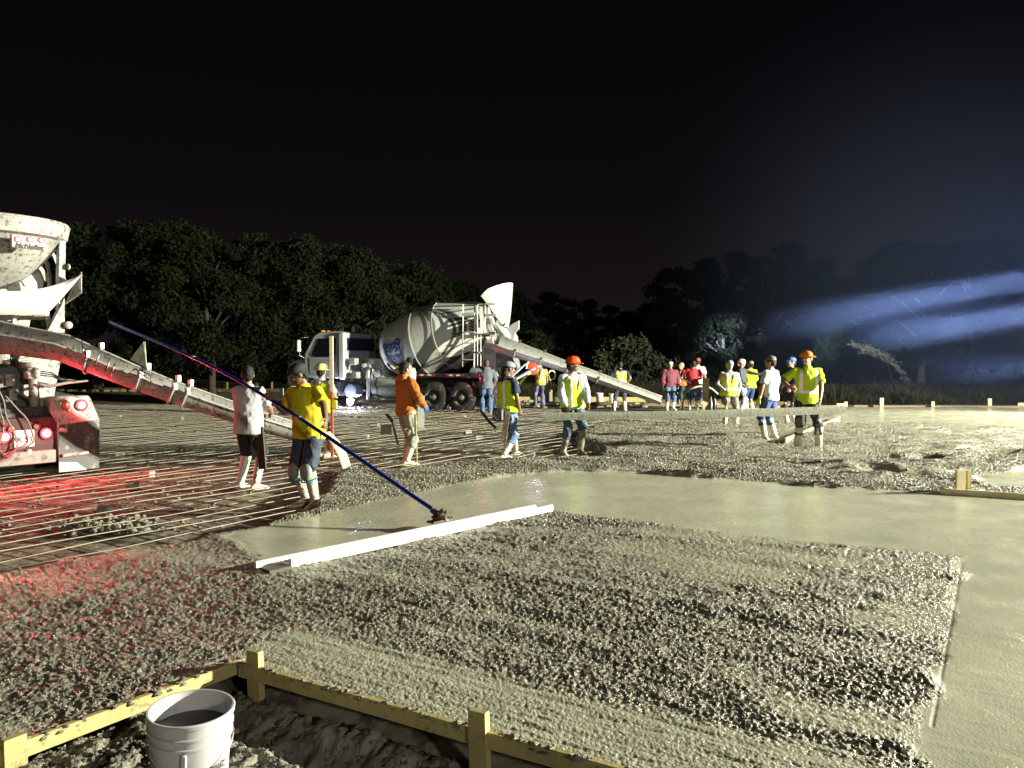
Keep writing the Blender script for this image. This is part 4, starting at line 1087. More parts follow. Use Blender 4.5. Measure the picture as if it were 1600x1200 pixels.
# collector under the drum mouth and the raised charge hopper
b = MB(); rows = []
for (x, y, r_) in ((783, 508, .62), (792, 520, .56), (797, 530, .44), (800, 543, .30)):
    c = F2.on_y(x, y, 0); rows.append([c + Vector((-.62 * r_ * math.sin(t), r_ * math.cos(t), -.25 * r_ * math.sin(t))) for t in (R(-75) + R(330) * k / 30 for k in range(31))])
b.shell(rows, -.015); b.build('collector', WHITE, t2, smooth=60)
side_plate('collector_wing', [F2.on_y(x, y, .3) for x, y in ((777, 500), (784, 512), (792, 514), (800, 507), (811, 501), (811, 514), (805, 520), (802, 533), (776, 531), (770, 520))], .30, .34, WHITE)
side_plate('collector_wing', [F2.on_y(x, y, -.4) for x, y in ((800, 507), (811, 501), (811, 514), (805, 520), (802, 530), (790, 530))], -.44, -.40, WHITE)
# hopper: tall half funnel leaning back
b = MB(); rows = []
NU = 18
L0 = [(758, 473), (764, 466), (772, 457), (781, 448), (790, 443), (797, 441)]; 
for i in range(NU + 1):
    u_ = i / NU
    # lower lip from (789,508) both sides, upper edge arc
    row = []
    for j in range(13):
        v_ = j / 12; ang = R(-100 + 200 * v_)
        c0_ = F2.on_y(790, 511, 0); c1_ = F2.on_y(783, 447, 0)
        c = c0_.lerp(c1_, u_); rr = .16 + .60 * u_ ** .75
        row.append(c + Vector((-rr * .55 * math.cos(ang) + .02 + (.36 * u_ if abs(v_ - .5) > .3 else .36 * u_ * (abs(v_ - .5) / .3) ** 2), rr * math.sin(ang), (math.cos(ang) - .75) * .42 * u_ ** 1.5)))
    rows.append(row)
b.shell(rows, .015); hp2 = b.build('charge_hopper', WHITE, t2, smooth=60)
text('hopper_lettering', 'bel', .13, Matrix.Translation(F2.on_y(796, 449, .35) + Vector((-.07, .10, 0))) @ Mside, INK, hp2)
# chute to the right
CH2 = [D(776, 537, 26.1), D(800, 546, 26.0), D(840, 559, 25.9), D(880, 573, 25.8), D(925, 588, 25.7), D(980, 608, 25.6), D(1033, 627, 25.5)]
c2 = chute(t2, F2, CH2, [.36, .34, .28, .24, .22, .20, .18], 'c', mat('grey_chute_paint', (.42, .43, .41), .4, var=.15, stain=(.25, .24, .21), sscale=12, samt=.5), (.22, .38, .55, .72), tilt=28, deep=1.15)
c2['label'] = 'long pale chute sloping down to the right behind the workers'
q = MB(); q.path([F2.loc(D(803, 594, 26)), F2.loc(D(836, 575, 25.8))], .05, 8); q.path([F2.loc(D(800, 588, 26)), F2.loc(D(822, 568, 25.9))], .03, 8); q.build('chute_strut', mat('blue_white_strut', (.6, .6, .66), .4), t2, smooth=60)
q = MB(); q.path([F2.loc(p_) for p_ in (D(826, 577, 25.5), D(836, 583, 25.4), D(844, 576, 25.4), D(838, 568, 25.4))], .02, 6); q.build('work_light_bracket', STEEL, t2, smooth=180)
# the bright work lamp under the cab
wl = F2.on_y(547, 627, 1.15)
b = MB(); b.ell(wl, (.10, .09, .10), 16, 10); b.build('work_lamp', WORK, t2, smooth=180)
b = MB(); b.lathe([(-.12, .05), (-.1, .13), (.02, .15), (.02, .13), (-.08, .1)], Matrix.Translation(wl) @ Matrix.Rotation(R(-90), 4, 'X'), 18, caps=False); b.build('lamp_housing', STEEL, t2, smooth=40)
b = MB(); b.path([wl, wl + Vector((0, -.1, .45))], .02, 6); b.build('lamp_stem', STEEL, t2)

# ---- light given by the trucks' own lamps
bd = T1.to_3x3() @ Vector((-1, 0, 0))
for i, c in enumerate(red_pts):
    wp = T1 @ c + bd * .07; p_ = 72 if i != 4 else 8
    if i == 2: p_ = 20
    lamp('tail_glow', 'POINT', T1 @ c + bd * .09, T1 @ c, 6.0 if i != 4 else 1.5, (1.0, .03, .05), shadow_soft_size=.04)
    lamp('tail_light', 'SPOT', wp, wp + bd * 3 + Vector((0, 0, -.9)), p_ * 1.0, (1.0, .03, .05), spot_size=R(165), spot_blend=.4, shadow_soft_size=.05)
wp = T2 @ Vector((.22, 1.30, 1.2)); lamp('tail_light', 'POINT', wp, wp, 12, (1.0, .05, .06), shadow_soft_size=.05)
wp = T2 @ (wl + Vector((0, .16, 0)))
lamp('work_light', 'POINT', wp, wp, 220, (.72, .8, 1.0), shadow_soft_size=.09)
wp = T2 @ (wl + Vector((-.12, -.35, .12))); lamp('work_light', 'POINT', wp, wp, 110, (.65, .75, 1.0), shadow_soft_size=.05)
wp = D(838, 572, 25.0); lamp('chute_light', 'POINT', wp + Vector((0, -.1, -.45)), wp, 26, (.75, .72, 1.0), shadow_soft_size=.05)
# ------------------------------------------------------------------ people
def remesh(b, voxel, smooth=4):
    me = bpy.data.meshes.new('t'); me.from_pydata(b.v, [], b.f)
    o = bpy.data.objects.new('t', me); COL.objects.link(o)
    m = o.modifiers.new('r', 'REMESH'); m.mode = 'VOXEL'; m.voxel_size = voxel
    if smooth:
        s = o.modifiers.new('s', 'SMOOTH'); s.iterations = smooth; s.factor = .5
    dg = bpy.context.evaluated_depsgraph_get()
    ev = o.evaluated_get(dg); em = ev.to_mesh()
    n = len(em.vertices); V = np.empty(n * 3, np.float32); em.vertices.foreach_get('co', V); V = V.reshape(-1, 3).astype(float)
    NN = np.empty(n * 3, np.float32); em.vertices.foreach_get('normal', NN); NN = NN.reshape(-1, 3)
    Fs = np.empty(len(em.loops), np.int32); em.loops.foreach_get('vertex_index', Fs)
    ls = np.empty(len(em.polygons), np.int32); em.polygons.foreach_get('loop_total', ls)
    ev.to_mesh_clear(); bpy.data.objects.remove(o); bpy.data.meshes.remove(me)
    assert (ls == 4).all()
    return V, Fs.reshape(-1, 4), NN
def ell_ring(c, rx, ry, n=20, ax=(1, 0, 0), ay=(0, 1, 0)):
    ax = Vector(ax); ay = Vector(ay); c = Vector(c)
    return [c + ax * rx * math.cos(t) + ay * ry * math.sin(t) for t in (2 * math.pi * k / n for k in range(n))]
def two_bone(S, T, l1, l2, pole):
    S = Vector(S); T = Vector(T); d = T - S; L_ = min(d.length, (l1 + l2) * .995); d.normalize()
    a = (l1 * l1 - l2 * l2 + L_ * L_) / (2 * L_); h = math.sqrt(max(l1 * l1 - a * a, 0))
    p = Vector(pole); p = p - d * p.dot(d); p.normalize()
    return S + d * a + p * h, S + d * L_
def folds(V, NN, amp, scale, seed, sx=1, sy=1, sz=1):
    w_ = vnoise(V[:, 0] * 5 + seed, V[:, 1] * 5, V[:, 2] * 5, seed=seed + 3) - .5
    f = vnoise((V[:, 0] + V[:, 2] * .6) * scale * 1.5 * sx + seed + w_ * 2, V[:, 1] * scale * sy, (V[:, 2] - V[:, 0] * .5) * scale * .75 * sz + w_ * 2, seed=seed) - .5
    g = vnoise(V[:, 0] * scale * 2.3 * sx, V[:, 1] * scale * 2.3 * sy + seed, V[:, 2] * scale * 2.3 * sz, seed=seed + 1) - .5
    return V + NN * ((1 - np.abs(f) * 4) * amp * .5 + g * amp)[:, None]
SKIN = {0: mat('skin_tan', (.34, .19, .12), .5, var=.15), 1: mat('skin_brown', (.20, .11, .07), .5, var=.15), 2: mat('skin_light', (.46, .29, .21), .5, var=.15)}
def cloth(name, c, splat=None, r_=.85, samt=.5):
    return mat(name, c, r_, var=.16, vscale=5, bump=.0015, bscale=160, stain=splat, sscale=14, samt=samt)
MUD = (.36, .34, .27)
HV = cloth('fluorescent_yellow_cloth', (.55, .80, .02)); HVY = cloth('fluorescent_lemon_cloth', (.72, .74, .03)); HVO = cloth('orange_vest_cloth', (.80, .14, .02))
REFL = mat('silver_reflective_tape', (.88, .88, .86), .35, var=.05)
HAIR = mat('black_hair', (.008, .007, .006), .8, var=.3, bump=.006, bscale=60)
BLOND = mat('fair_hair', (.45, .3, .12), .5, var=.3, bump=.006, bscale=60)
JEANS = cloth('blue_jeans', (.075, .14, .27), (.26, .30, .36), samt=.46); JEANS2 = cloth('dark_jeans', (.030, .045, .085), (.22, .23, .22)); JEANS3 = cloth('royal_jeans', (.035, .07, .22), (.1, .15, .3)); JEANSP = cloth('pale_jeans', (.19, .24, .40), (.4, .42, .45))
GREYT = cloth('grey_trousers', (.28, .31, .26), MUD); BLACKC = cloth('black_cloth', (.018, .018, .022), (.16, .15, .14), samt=.44); NAVY = cloth('navy_cloth', (.022, .035, .085)); CHAR = cloth('charcoal_cloth', (.05, .055, .07), (.2, .2, .18), samt=.45)
BOOT = mat('cream_rubber_boot', (.60, .57, .42), .5, var=.15, vscale=5, stain=(.30, .28, .22), sscale=9, samt=.5)
BOOTW = mat('white_rubber_boot', (.74, .72, .62), .45, var=.12, vscale=5, stain=(.36, .34, .27), sscale=9, samt=.47)
BOOTM = mat('muddy_rubber_boot', (.34, .33, .25), .6, var=.3, vscale=6, stain=(.10, .095, .08), sscale=6, samt=.55)
EYE = mat('dark_eye', (.02, .015, .012), .3); LIP = mat('lip', (.22, .08, .06), .5)

def person(loc, face, label, h=1.75, vox=.016, skin=0, top=None, sleeve='short', pants=None, pleg='tuck', boots=BOOT, bl=.40,
           vest=None, vstyle='vest', hat=None, hair=HAIR, hairlong=0, lh=None, rh=None, lp=(1, .6, -.4), rp=(-1, .6, -.4), lf=(.12, 0), rf=(-.12, 0),
           hyaw=0, hpitch=0, lean=(0, 0), belly=0, glove=(None, None), kneepad=None, hood=None, name='person', fat=1.07, twist=0, tophem=.84):
    root = empty(name, label, 'person', loc, R(face))
    root['group'] = 'workers on the concrete pour'
    k = h / 1.75; root.scale = (k, k, k)
    fx = fat
    hip = Vector((0, 0, .92)); lean = Vector((lean[0], lean[1], 0))
    # feet apart -> lower hips a little
    spread = max(Vector(lf).length, Vector(rf).length); hip.z = .92 - max(0, spread - .15) * .18
    ch = hip + Vector((0, 0, .46)) + lean * .75
    nk = hip + Vector((0, 0, .555)) + lean * .95
    ct, st = math.cos(R(twist)), math.sin(R(twist))
    sh = {1: ch + Vector((.176 * ct * fx, .176 * st, .028)), -1: ch + Vector((-.176 * ct * fx, -.176 * st, .028))}
    def spine(z):      # centre at height above hip 0..0.56
        t = max(0, min(1.1, z / .56)); return hip + Vector((0, 0, z)) + lean * t ** 1.3
    wr = {}; el = {}
    for s, t, pl_ in ((1, lh, lp), (-1, rh, rp)):
        if t is None: t = (s * .25 * fx, -.05, .83)
        e_, w_ = two_bone(sh[s], Vector(t), .295, .26, pl_)
        wr[s] = w_; el[s] = e_
    ft = {1: Vector((lf[0], lf[1], .085)), -1: Vector((rf[0], rf[1], .085))}
    hj = {s: hip + Vector((s * .092, 0, -.02)) for s in (1, -1)}; kn = {}
    for s in (1, -1):
        kn[s], ft[s] = two_bone(hj[s], ft[s], .425, .425, (s * .12, -1, 0))
    TR = [(-.06, .165, .12), (.0, .168, .122), (.12, .150 + belly * .3, .112 + belly * .6), (.22, .155 + belly * .25, .115 + belly * .5), (.34, .178, .122), (.44, .185, .118), (.50, .140, .092), (.545, .075, .068)]
    def torso(b, z0, z1, off, flare=0.0, n=24, neck=True):
        rings = []
        zs = sorted(set([z0, z1] + [t[0] for t in TR if z0 < t[0] < z1]))
        for z in zs:
            rx = np.interp(z, [t[0] for t in TR], [t[1] for t in TR]) * fx; ry = np.interp(z, [t[0] for t in TR], [t[2] for t in TR]) * fx
            fl = flare * max(0, (.15 - z) / .2)
            by = -belly * .35 * math.exp(-((z - .15) / .13) ** 2)
            tw = twist * max(0, z) / .56
            c = spine(z) + Vector((0, by, 0)); q = 1 if z < .46 else max(.3, 1 - (z - .46) * 3)
            rings.append(ell_ring(c, rx + off * q + fl, ry + off * q + fl, n, (math.cos(R(tw)), math.sin(R(tw)), 0), (-math.sin(R(tw)), math.cos(R(tw)), 0)))
        b.loft(rings)
    def limb(b, pts, rad, n=12): b.path([Vector(p) for p in pts], rad, n)
    # head frame
    hc = nk + Vector((0, -.015, .135)) + lean * .1
    HM = Matrix.Translation(nk + Vector((0, 0, .03))) @ Matrix.Rotation(R(hyaw), 4, 'Z') @ Matrix.Rotation(R(hpitch), 4, 'X') @ Matrix.Translation((0, -.012, .115))
    b = MB()
    torso(b, -.05, .545, -.01)
    limb(b, [nk - Vector((0, 0, .06)), nk + Vector((0, 0, .02)), HM @ Vector((0, .012, -.06))], [.066, .056, .055])
    rr = [(-.118, .022, .026, -.050), (-.105, .040, .048, -.034), (-.075, .056, .072, -.016), (-.04, .066, .086, -.004), (0, .073, .096, 0), (.04, .076, .099, .004), (.075, .068, .088, .006), (.10, .050, .064, .007), (.118, .022, .03, .008)]
    b.loft([[HM @ p for p in ell_ring((0, y, z), rx, ry, 18)] for z, rx, ry, y in rr])
    b.path([HM @ Vector(p) for p in ((0, -.088, .03), (0, -.112, -.018), (0, -.092, -.030))], [.010, .017, .012], 8)
    b.ell(HM @ Vector((0, -.088, -.072)), (.020, .018, .014), 8, 6)
    for s in (1, -1):
        b.ell(HM @ Vector((s * .078, .012, -.008)), (.014, .026, .036), 8, 6, M=HM.to_3x3().to_4x4())
        b.ell(HM @ Vector((s * .033, -.078, -.028)), (.02, .02, .018), 8, 6)
        b.ell(HM @ Vector((s * .030, -.087, .026)), (.026, .013, .010), 8, 6)
        limb(b, [sh[s] + Vector((-s * .05, 0, 0)), sh[s], sh[s].lerp(el[s], .5), el[s]], [.055, .056, .048, .042])
        limb(b, [el[s], el[s].lerp(wr[s], .35), wr[s], wr[s] + (wr[s] - el[s]).normalized() * .02], [.042, .043, .029, .028])
        limb(b, [hj[s], kn[s], ft[s]], [.075, .052, .04])
    V, F, NN = remesh(b, vox * .75, 2)
    # hands: palm and five separate fingers rooted in the wrist
    hb = {1: MB(), -1: MB()}
    for s in (1, -1):
        d = (wr[s] - el[s]).normalized(); side = d.cross(Vector((0, 1, 0)))
        if side.length < .2: side = d.cross(Vector((0, 0, 1)))
        side.normalize(); pn = side.cross(d).normalized()      # palm faces towards -pn*?
        inw = Vector((-s, -.2, 0)); pn = inw - d * inw.dot(d)
        if pn.length < .2: pn = Vector((0, 0, -1)) - d * (-d.z)
        pn.normalize(); side = d.cross(pn).normalized()
        gs = 1.12 if glove[0 if s == 1 else 1] else 1.0
        q = hb[s]; w_ = wr[s]
        rings = []
        for t, a, c in ((-.03, .024, .024), (.0, .027, .020), (.03, .038, .017), (.06, .043, .016), (.088, .040, .013)):
            rings.append(ell_ring(w_ + d * t, a * gs, c * gs, 12, side, pn))
        q.loft(rings)
        front = 1 if side.dot(Vector((0, -1, 0))) > 0 else -1
        for f_, (o_, L_) in enumerate(((.033, .070), (.011, .080), (-.011, .074), (-.033, .058))):
            p0 = w_ + d * .080 + side * o_ * front; cu = .35 + .1 * f_
            p1 = p0 + (d * math.cos(cu) + pn * math.sin(cu)) * L_ * .45; p2 = p1 + (d * math.cos(cu * 2.6) + pn * math.sin(cu * 2.6)) * L_ * .32; p3 = p2 + (d * math.cos(cu * 3.8) + pn * math.sin(cu * 3.8)) * L_ * .25
            q.path([p0, p1, p2, p3], [.0098 * gs, .0092 * gs, .0084 * gs, .006], 7)
        p0 = w_ + d * .022 + side * .028 * front; p1 = p0 + (d * .6 + side * front * .7 + pn * .35).normalized() * .038; p2 = p1 + (d * .85 + side * front * .2 + pn * .5).normalized() * .03; p3 = p2 + (d + pn * .6).normalized() * .02
        q.path([p0, p1, p2, p3], [.015 * gs, .0125 * gs, .0105 * gs, .007], 7)
    Vb = V.tolist(); Fb = [tuple(f) for f in F.tolist()]
    body = MB(); body.v = [tuple(v) for v in Vb]; body.f = Fb; body.mi = [0] * len(Fb)
    for s in (1, -1):
        g = glove[0 if s == 1 else 1]
        if g is None: body.add(hb[s].v, hb[s].f)
        else: hb[s].path([wr[s] - (wr[s] - el[s]).normalized() * .07, wr[s]], [.038, .032], 12); hb[s].build('glove', g, root, smooth=180)
    ob = body.build('body', SKIN[skin], root, smooth=180)
    fb = MB()
    for s in (1, -1): fb.ell(HM @ Vector((s * .031, -.0925, .008)), (.012, .006, .006), 8, 5)
    fb.build('eyes', EYE, root, smooth=180)
    fb = MB(); fb.ell(HM @ Vector((0, -.099, -.058)), (.022, .008, .006), 8, 5); fb.build('mouth', LIP, root, smooth=180)
    seed = int(abs(loc[0] * 13 + loc[1] * 7)) % 97
    def garment(nm, b, v_, m, amp, sc, sx=1, sy=1, sz=1, sm=3):
        V, F, NN = remesh(b, v_, sm); V = folds(V, NN, amp, sc, seed, sx, sy, sz)
        return np_mesh(nm, V, F, m, True, parent=root), V, F, NN
    # trousers
    if pants:
        b = MB(); torso(b, -.07, .10, .008)
        for s in (1, -1):
            hi = hj[s] + Vector((0, 0, .03)); 
            if pleg == 'tuck': low = kn[s].lerp(ft[s], .42); rl_ = [.108 * fx, .100, .086, .078]
            elif pleg == 'short': low = kn[s].lerp(ft[s], .10); rl_ = [.104 * fx, .098, .090, .088]
            else: low = kn[s].lerp(ft[s], .97); rl_ = [.106 * fx, .096, .082, .078]
            limb(b, [hi, hj[s].lerp(kn[s], .5), kn[s], low] + ([] if pleg != 'full' else []), rl_, 14)
        _, V, F, NN = garment('trousers', b, vox, pants, .016, 12, 1, 1, .55)
    # boots
    if boots:
        b = MB()
        for s in (1, -1):
            up_ = (kn[s] - ft[s]).normalized(); fd = Vector((s * .18, -1, 0)).normalized(); ff = ft[s]
            if pleg == 'full': top_ = ff + up_ * .12; rads = [.060, .055, .050]
            else: top_ = ff + up_ * bl * .86; rads = [.072, .062, .052]
            limb(b, [top_, ff.lerp(top_, .45), ff + Vector((0, 0, .01))], rads, 14)
            heel = Vector((ff.x, ff.y, 0)) - fd * .045
            rings = []
            for t, rx, rz in ((-.035, .030, .035), (0, .042, .05), (.08, .044, .052), (.16, .050, .036), (.22, .048, .028), (.262, .030, .018)):
                rings.append([heel + fd * t + Vector((-fd.y, fd.x, 0)) * rx * math.cos(a) + Vector((0, 0, rz + rz * math.sin(a))) for a in (2 * math.pi * k / 12 for k in range(12))])
            b.loft(rings)
        garment('boots', b, vox * .85, boots, .005, 18, sm=2)
    # shirt
    if top:
        b = MB(); torso(b, tophem - .92, .52, .020, .012)
        b.loft([ell_ring(spine(.50), .10, .075), ell_ring(nk + Vector((0, 0, .015)), .068, .066)])
        for s in (1, -1):
            up = (el[s] - sh[s]).normalized()
            if sleeve == 'short': limb(b, [sh[s] + Vector((-s * .07, 0, -.01)), sh[s] + Vector((0, 0, .0)), sh[s].lerp(el[s], .45), sh[s].lerp(el[s], .78)], [.062, .068, .074, .082], 14)
            elif sleeve == 'long': limb(b, [sh[s] + Vector((-s * .07, 0, -.01)), sh[s], el[s], el[s].lerp(wr[s], .93)], [.062, .066, .056, .040], 14)
            elif sleeve == 'baggy': limb(b, [sh[s] + Vector((-s * .07, 0, -.01)), sh[s], sh[s].lerp(el[s], .5), el[s], el[s].lerp(wr[s], .5), el[s].lerp(wr[s], .93)], [.066, .076, .080, .078, .068, .048], 14)
        o, V, F, NN = garment('shirt' if sleeve != 'baggy' else 'hooded_sweatshirt', b, vox, top, .018 if sleeve == 'baggy' else .011, 9, 1, 1, .8)
        shirt = (V, F, NN)
        if hood:
            b = MB(); b.ell(nk + Vector((0, .075, -.01)), (.13, .085, .075), 14, 8); b.path([nk + Vector((.1, 0, .0)), nk + Vector((.07, -.08, -.03)), nk + Vector((0, -.11, -.06)), nk + Vector((-.07, -.08, -.03)), nk + Vector((-.1, 0, .0))], .035, 8)
            garment('hood', b, vox, hood, .01, 14)
    def strips(src, fn, nm, m, off):
        V, F, NN = src; c = V[F].mean(1); loc_ = c - np.array([tuple(spine(max(0, z))) for z in (c[:, 2] - hip.z)]) * np.array([1, 1, 0])
        k_ = fn(loc_[:, 0], loc_[:, 1], c[:, 2] - hip.z)
        Fk = F[k_]
        if not len(Fk): return
        used = np.unique(Fk); rm = np.full(len(V), -1); rm[used] = np.arange(len(used))
        np_mesh(nm, V[used] + NN[used] * off, rm[Fk], m, True, parent=root)
    armcut = lambda x: np.abs(x) < .2 * fx
    if vstyle == 'hvtee' and top:
        fn = lambda x, y, z: ((z > .10) & (z < .155) & (np.abs(x) < .22 * fx)) | ((z > .10) & (z < .50) & (np.abs(np.abs(x) - .115 * fx) < .024))
        strips(shirt, fn, 'reflective_stripe', REFL, .004)
    if vest:
        b = MB(); torso(b, -.06, .50, .042, .02)
        for s in (1, -1): b.loft([ell_ring(sh[s] + Vector((-s * .075, 0, .0)), .05, .105), ell_ring(sh[s] + Vector((-s * .06, 0, .05)), .045, .07)])
        V, F, NN = remesh(b, vox, 3); V = folds(V, NN, .014, 9, seed, 1, 1, .7)
        c = V[F].mean(1); z = c[:, 2] - hip.z; sp_ = np.array([tuple(spine(max(0, q))) for q in z]); x = c[:, 0] - sp_[:, 0]; y = c[:, 1] - sp_[:, 1]
        keep_ = ~((y < 0) & (np.abs(x) < (z - .20) * .24)) & ~((z > .47) & (np.abs(x) < .075)) & ~((z > .50))
        F = F[keep_]
        np_mesh('vest', V, F, vest, True, parent=root)
        if vstyle == 'back2': fn = lambda x, y, z: (np.abs(np.abs(x) - .10) < .026) | ((y > 0) & (z > .30) & (z < .38) & (np.abs(x) < .13))
        elif vstyle == 'vert': fn = lambda x, y, z: (np.abs(np.abs(x) - .11) < .022)
        elif vstyle == 'x': fn = lambda x, y, z: ((z > .12) & (z < .17)) | ((y > 0) & (np.abs(np.abs(x) - .06 - .22 * np.abs(z - .25)) < .022)) | ((y < 0) & (np.abs(np.abs(x) - .11) < .022))
        else: fn = lambda x, y, z: ((z > .08) & (z < .135)) | ((z > .08) & (np.abs(np.abs(x) - .115) < .024))
        strips((V, F, NN), fn, 'reflective_stripe', REFL, .006)
    if kneepad:
        for s in (1, -1):
            b = MB(); d = (kn[s] - ft[s]).normalized(); c = kn[s] + Vector((0, -.055, -.04))
            b.ell(c, (.085, .055, .115), 14, 8); garment('knee_pad', b, .014, kneepad, .004, 20)
            q = MB(); q.path([kn[s] + Vector((.088 * math.cos(t), .088 * math.sin(t) + .0, -.13 + .03 * math.sin(t))) for t in (2 * math.pi * i / 14 for i in range(15))], .010, 6); q.build('knee_strap', mat('blue_strap', (.05, .25, .5), .6), root, smooth=180)
    # hair and headgear
    H4 = HM
    if hair:
        b = MB(); b.ell(H4 @ Vector((0, .018, .030)), (.086, .104, .100), 16, 10, M=H4.to_3x3().to_4x4())
        b.ell(H4 @ Vector((0, .055, -.02)), (.075, .065, .08), 14, 8, M=H4.to_3x3().to_4x4())
        if hairlong: b.ell(H4 @ Vector((0, .075, -.09)), (.085, .055, .15), 14, 8, M=H4.to_3x3().to_4x4())
        V, F, NN = remesh(b, max(.010, vox * .7), 2); V = folds(V, NN, .012, 26, seed)
        I_ = np.array(H4.inverted()); L_ = (np.c_[V, np.ones(len(V))] @ I_.T)[:, :3]; c = L_[F].mean(1)
        F = F[~((c[:, 1] < -.045) & (c[:, 2] < .055))]
        if hat: F = F[~(L_[F].mean(1)[:, 2] > .035)]
        np_mesh('hair', V, F, hair, True, parent=root)
    if hat:
        kind, hm = hat[0], hat[1]; yaw = hat[2] if len(hat) > 2 else 0
        HH = H4 @ Matrix.Rotation(R(yaw), 4, 'Z'); b = MB()
        if kind == 'cap':
            rows = [[HH @ Vector((.094 * r_ * math.cos(t), .010 + .118 * r_ * math.sin(t), z + .004)) for t in (2 * math.pi * i / 24 for i in range(24))] for z, r_ in ((.030, 1.0), (.055, 1.0), (.085, .92), (.108, .72), (.122, .42), (.127, .08))]
            b.loft(rows, caps=True)
            g = [[HH @ Vector((x * (1 - .12 * v_), -.085 - v_ * .085 * math.sqrt(max(.0, 1 - (x / .085) ** 2) * .75 + .25), .040 - .012 * v_ - 1.2 * x * x)) for x in np.linspace(-.075, .075, 9)] for v_ in (0, .35, .7, 1)]
            b.shell(g, .006)
        elif kind == 'helmet':
            rows = [[HH @ Vector((.112 * r_ * math.cos(t), .005 + .135 * r_ * math.sin(t), z)) for t in (2 * math.pi * i / 28 for i in range(28))] for z, r_ in ((.024, 1.28), (.030, 1.30), (.036, 1.10), (.045, 1.0), (.085, .96), (.125, .80), (.148, .52), (.157, .1))]
            b.loft(rows, caps=False)
            b.loft([[HH @ Vector((s * .012, .12 * math.sin(a) * 1.0 + .005, .055 + .108 * math.cos(a))) for a in np.linspace(-1.4, 1.4, 12)] for s in (1, -1)], caps=False, closed=False)
            b.shell([[HH @ Vector((x, -.14 - v_ * .05 * (1 - (x / .1) ** 2), .030 - .012 * v_)) for x in np.linspace(-.09, .09, 9)] for v_ in (0, .5, 1)], .006)
        elif kind == 'wrap':      # cap or scarf wrapped over the head
            rows = [[HH @ Vector((.094 * r_ * math.cos(t), .012 + .118 * r_ * math.sin(t), z)) for t in (2 * math.pi * i / 24 for i in range(24))] for z, r_ in ((.015, 1.0), (.05, 1.06), (.085, .98), (.112, .75), (.13, .4), (.134, .05))]
            b.loft(rows, caps=True)
            b.ell(HH @ Vector((0, .10, -.03)), (.06, .04, .07), 10, 6)
        o = b.build({'cap': 'cap', 'helmet': 'hard_hat', 'wrap': 'headscarf'}[kind], hm, root, smooth=50)
        if kind == 'helmet' and len(hat) > 3:
            q = MB(); q.path([HH @ Vector((.116 * math.cos(a), .03, .03 + .128 * math.sin(a))) for a in np.linspace(.1, 3.04, 14)], .011, 6); q.build('helmet_strap', BLACKC, root, smooth=180)
    return root, k
def W(root, p): return root.matrix_basis @ Vector(p)
def cap(n, c): return mat(n, c, .8, var=.15, bump=.002, bscale=90)
def L(root, wp):      # world point -> person-local
    return root.matrix_basis.inverted() @ Vector(wp)
def lpt(px, py, zf, face, h, wp):
    p = G(px, py, zf); M = Matrix.LocRotScale(p, Matrix.Rotation(R(face), 3, 'Z'), Vector((h / 1.75,) * 3)); return tuple(M.inverted() @ Vector(wp))
ZM = -.15
# pole line of the bull float, used by the man who holds it
PF = G(690, 826, .0); PF.z = .13; PT = D(172, 503, 11.5); PD = (PT - PF)
def on_pole(t): return PF + PD * t + Vector((0, 0, .20 * math.sin(math.pi * min(1, max(0, t))) ** 1.2))
def on_pole_px(px):
    lo, hi = 0, 1
    for _ in range(50):
        m_ = (lo + hi) / 2; q = on_pole(m_); x = 800 + 1200 * q.x / q.y
        if x > px: lo = m_
        else: hi = m_
    return on_pole(lo)

P = []
def add(px, py, z, face, label, h, **kw):
    r_, k = person(G(px, py, z), face, label, h, **kw); P.append(r_); return r_
# 1 white T-shirt, back to the camera
add(389, 766, ZM, 158, 'person in a soaked light grey T-shirt and black shorts, back turned, beside the chute', 1.72, vox=.012, top=cloth('pale_grey_tee', (.58, .60, .62)), pants=BLACKC, pleg='short', boots=BOOTW, bl=.46, fat=1.14, belly=.03, hyaw=48, hpitch=6, lf=(.17, -.02), rf=(-.12, .0), rh=(-.10, -.36, 1.06), lh=(.14, -.34, 1.04), tophem=.80, hair=HAIR)
# 2 yellow T-shirt holding the pole
f2 = -28
pr = on_pole_px(424) + Vector((0, 0, .02)); pl2 = on_pole_px(506) + Vector((0, .0, .06))
add(484, 793, -.125, f2, 'person in a yellow T-shirt, black cap and knee pads pushing the long blue float pole', 1.74, vox=.012, top=cloth('yellow_tee', (.74, .62, .015)), pants=cloth('slate_shorts', (.045, .055, .09)), pleg='short', boots=BOOT, bl=.44, fat=1.12, belly=.02, hat=('cap', cap('black_cap', (.02, .02, .025)), 8), hyaw=-38, hpitch=26, lean=(0, -.10),
    rh=lpt(484, 793, -.125, f2, 1.74, pr), lh=lpt(484, 793, -.125, f2, 1.74, pl2 + Vector((.02, .03, .05))), rp=(-.3, .2, -1), lp=(1, .5, -.3), kneepad=mat('knee_pad_shell', (.25, .32, .28), .6, var=.3), lf=(.13, -.05), rf=(-.11, .05), skin=1, tophem=.84)
# 3 hard hat with the survey rod
add(503, 716, ZM, 150, 'person in a yellow hard hat and safety vest holding a tall survey rod', 1.72, vox=.016, top=cloth('white_long_shirt', (.6, .6, .58)), sleeve='short', pants=JEANS2, vest=HV, vstyle='back2', hat=('helmet', mat('cream_hard_hat', (.66, .60, .22), .35, var=.1), 0, 1), lh=(.12, -.20, 1.12), rh=(-.17, -.12, 1.12), hyaw=25, skin=2)
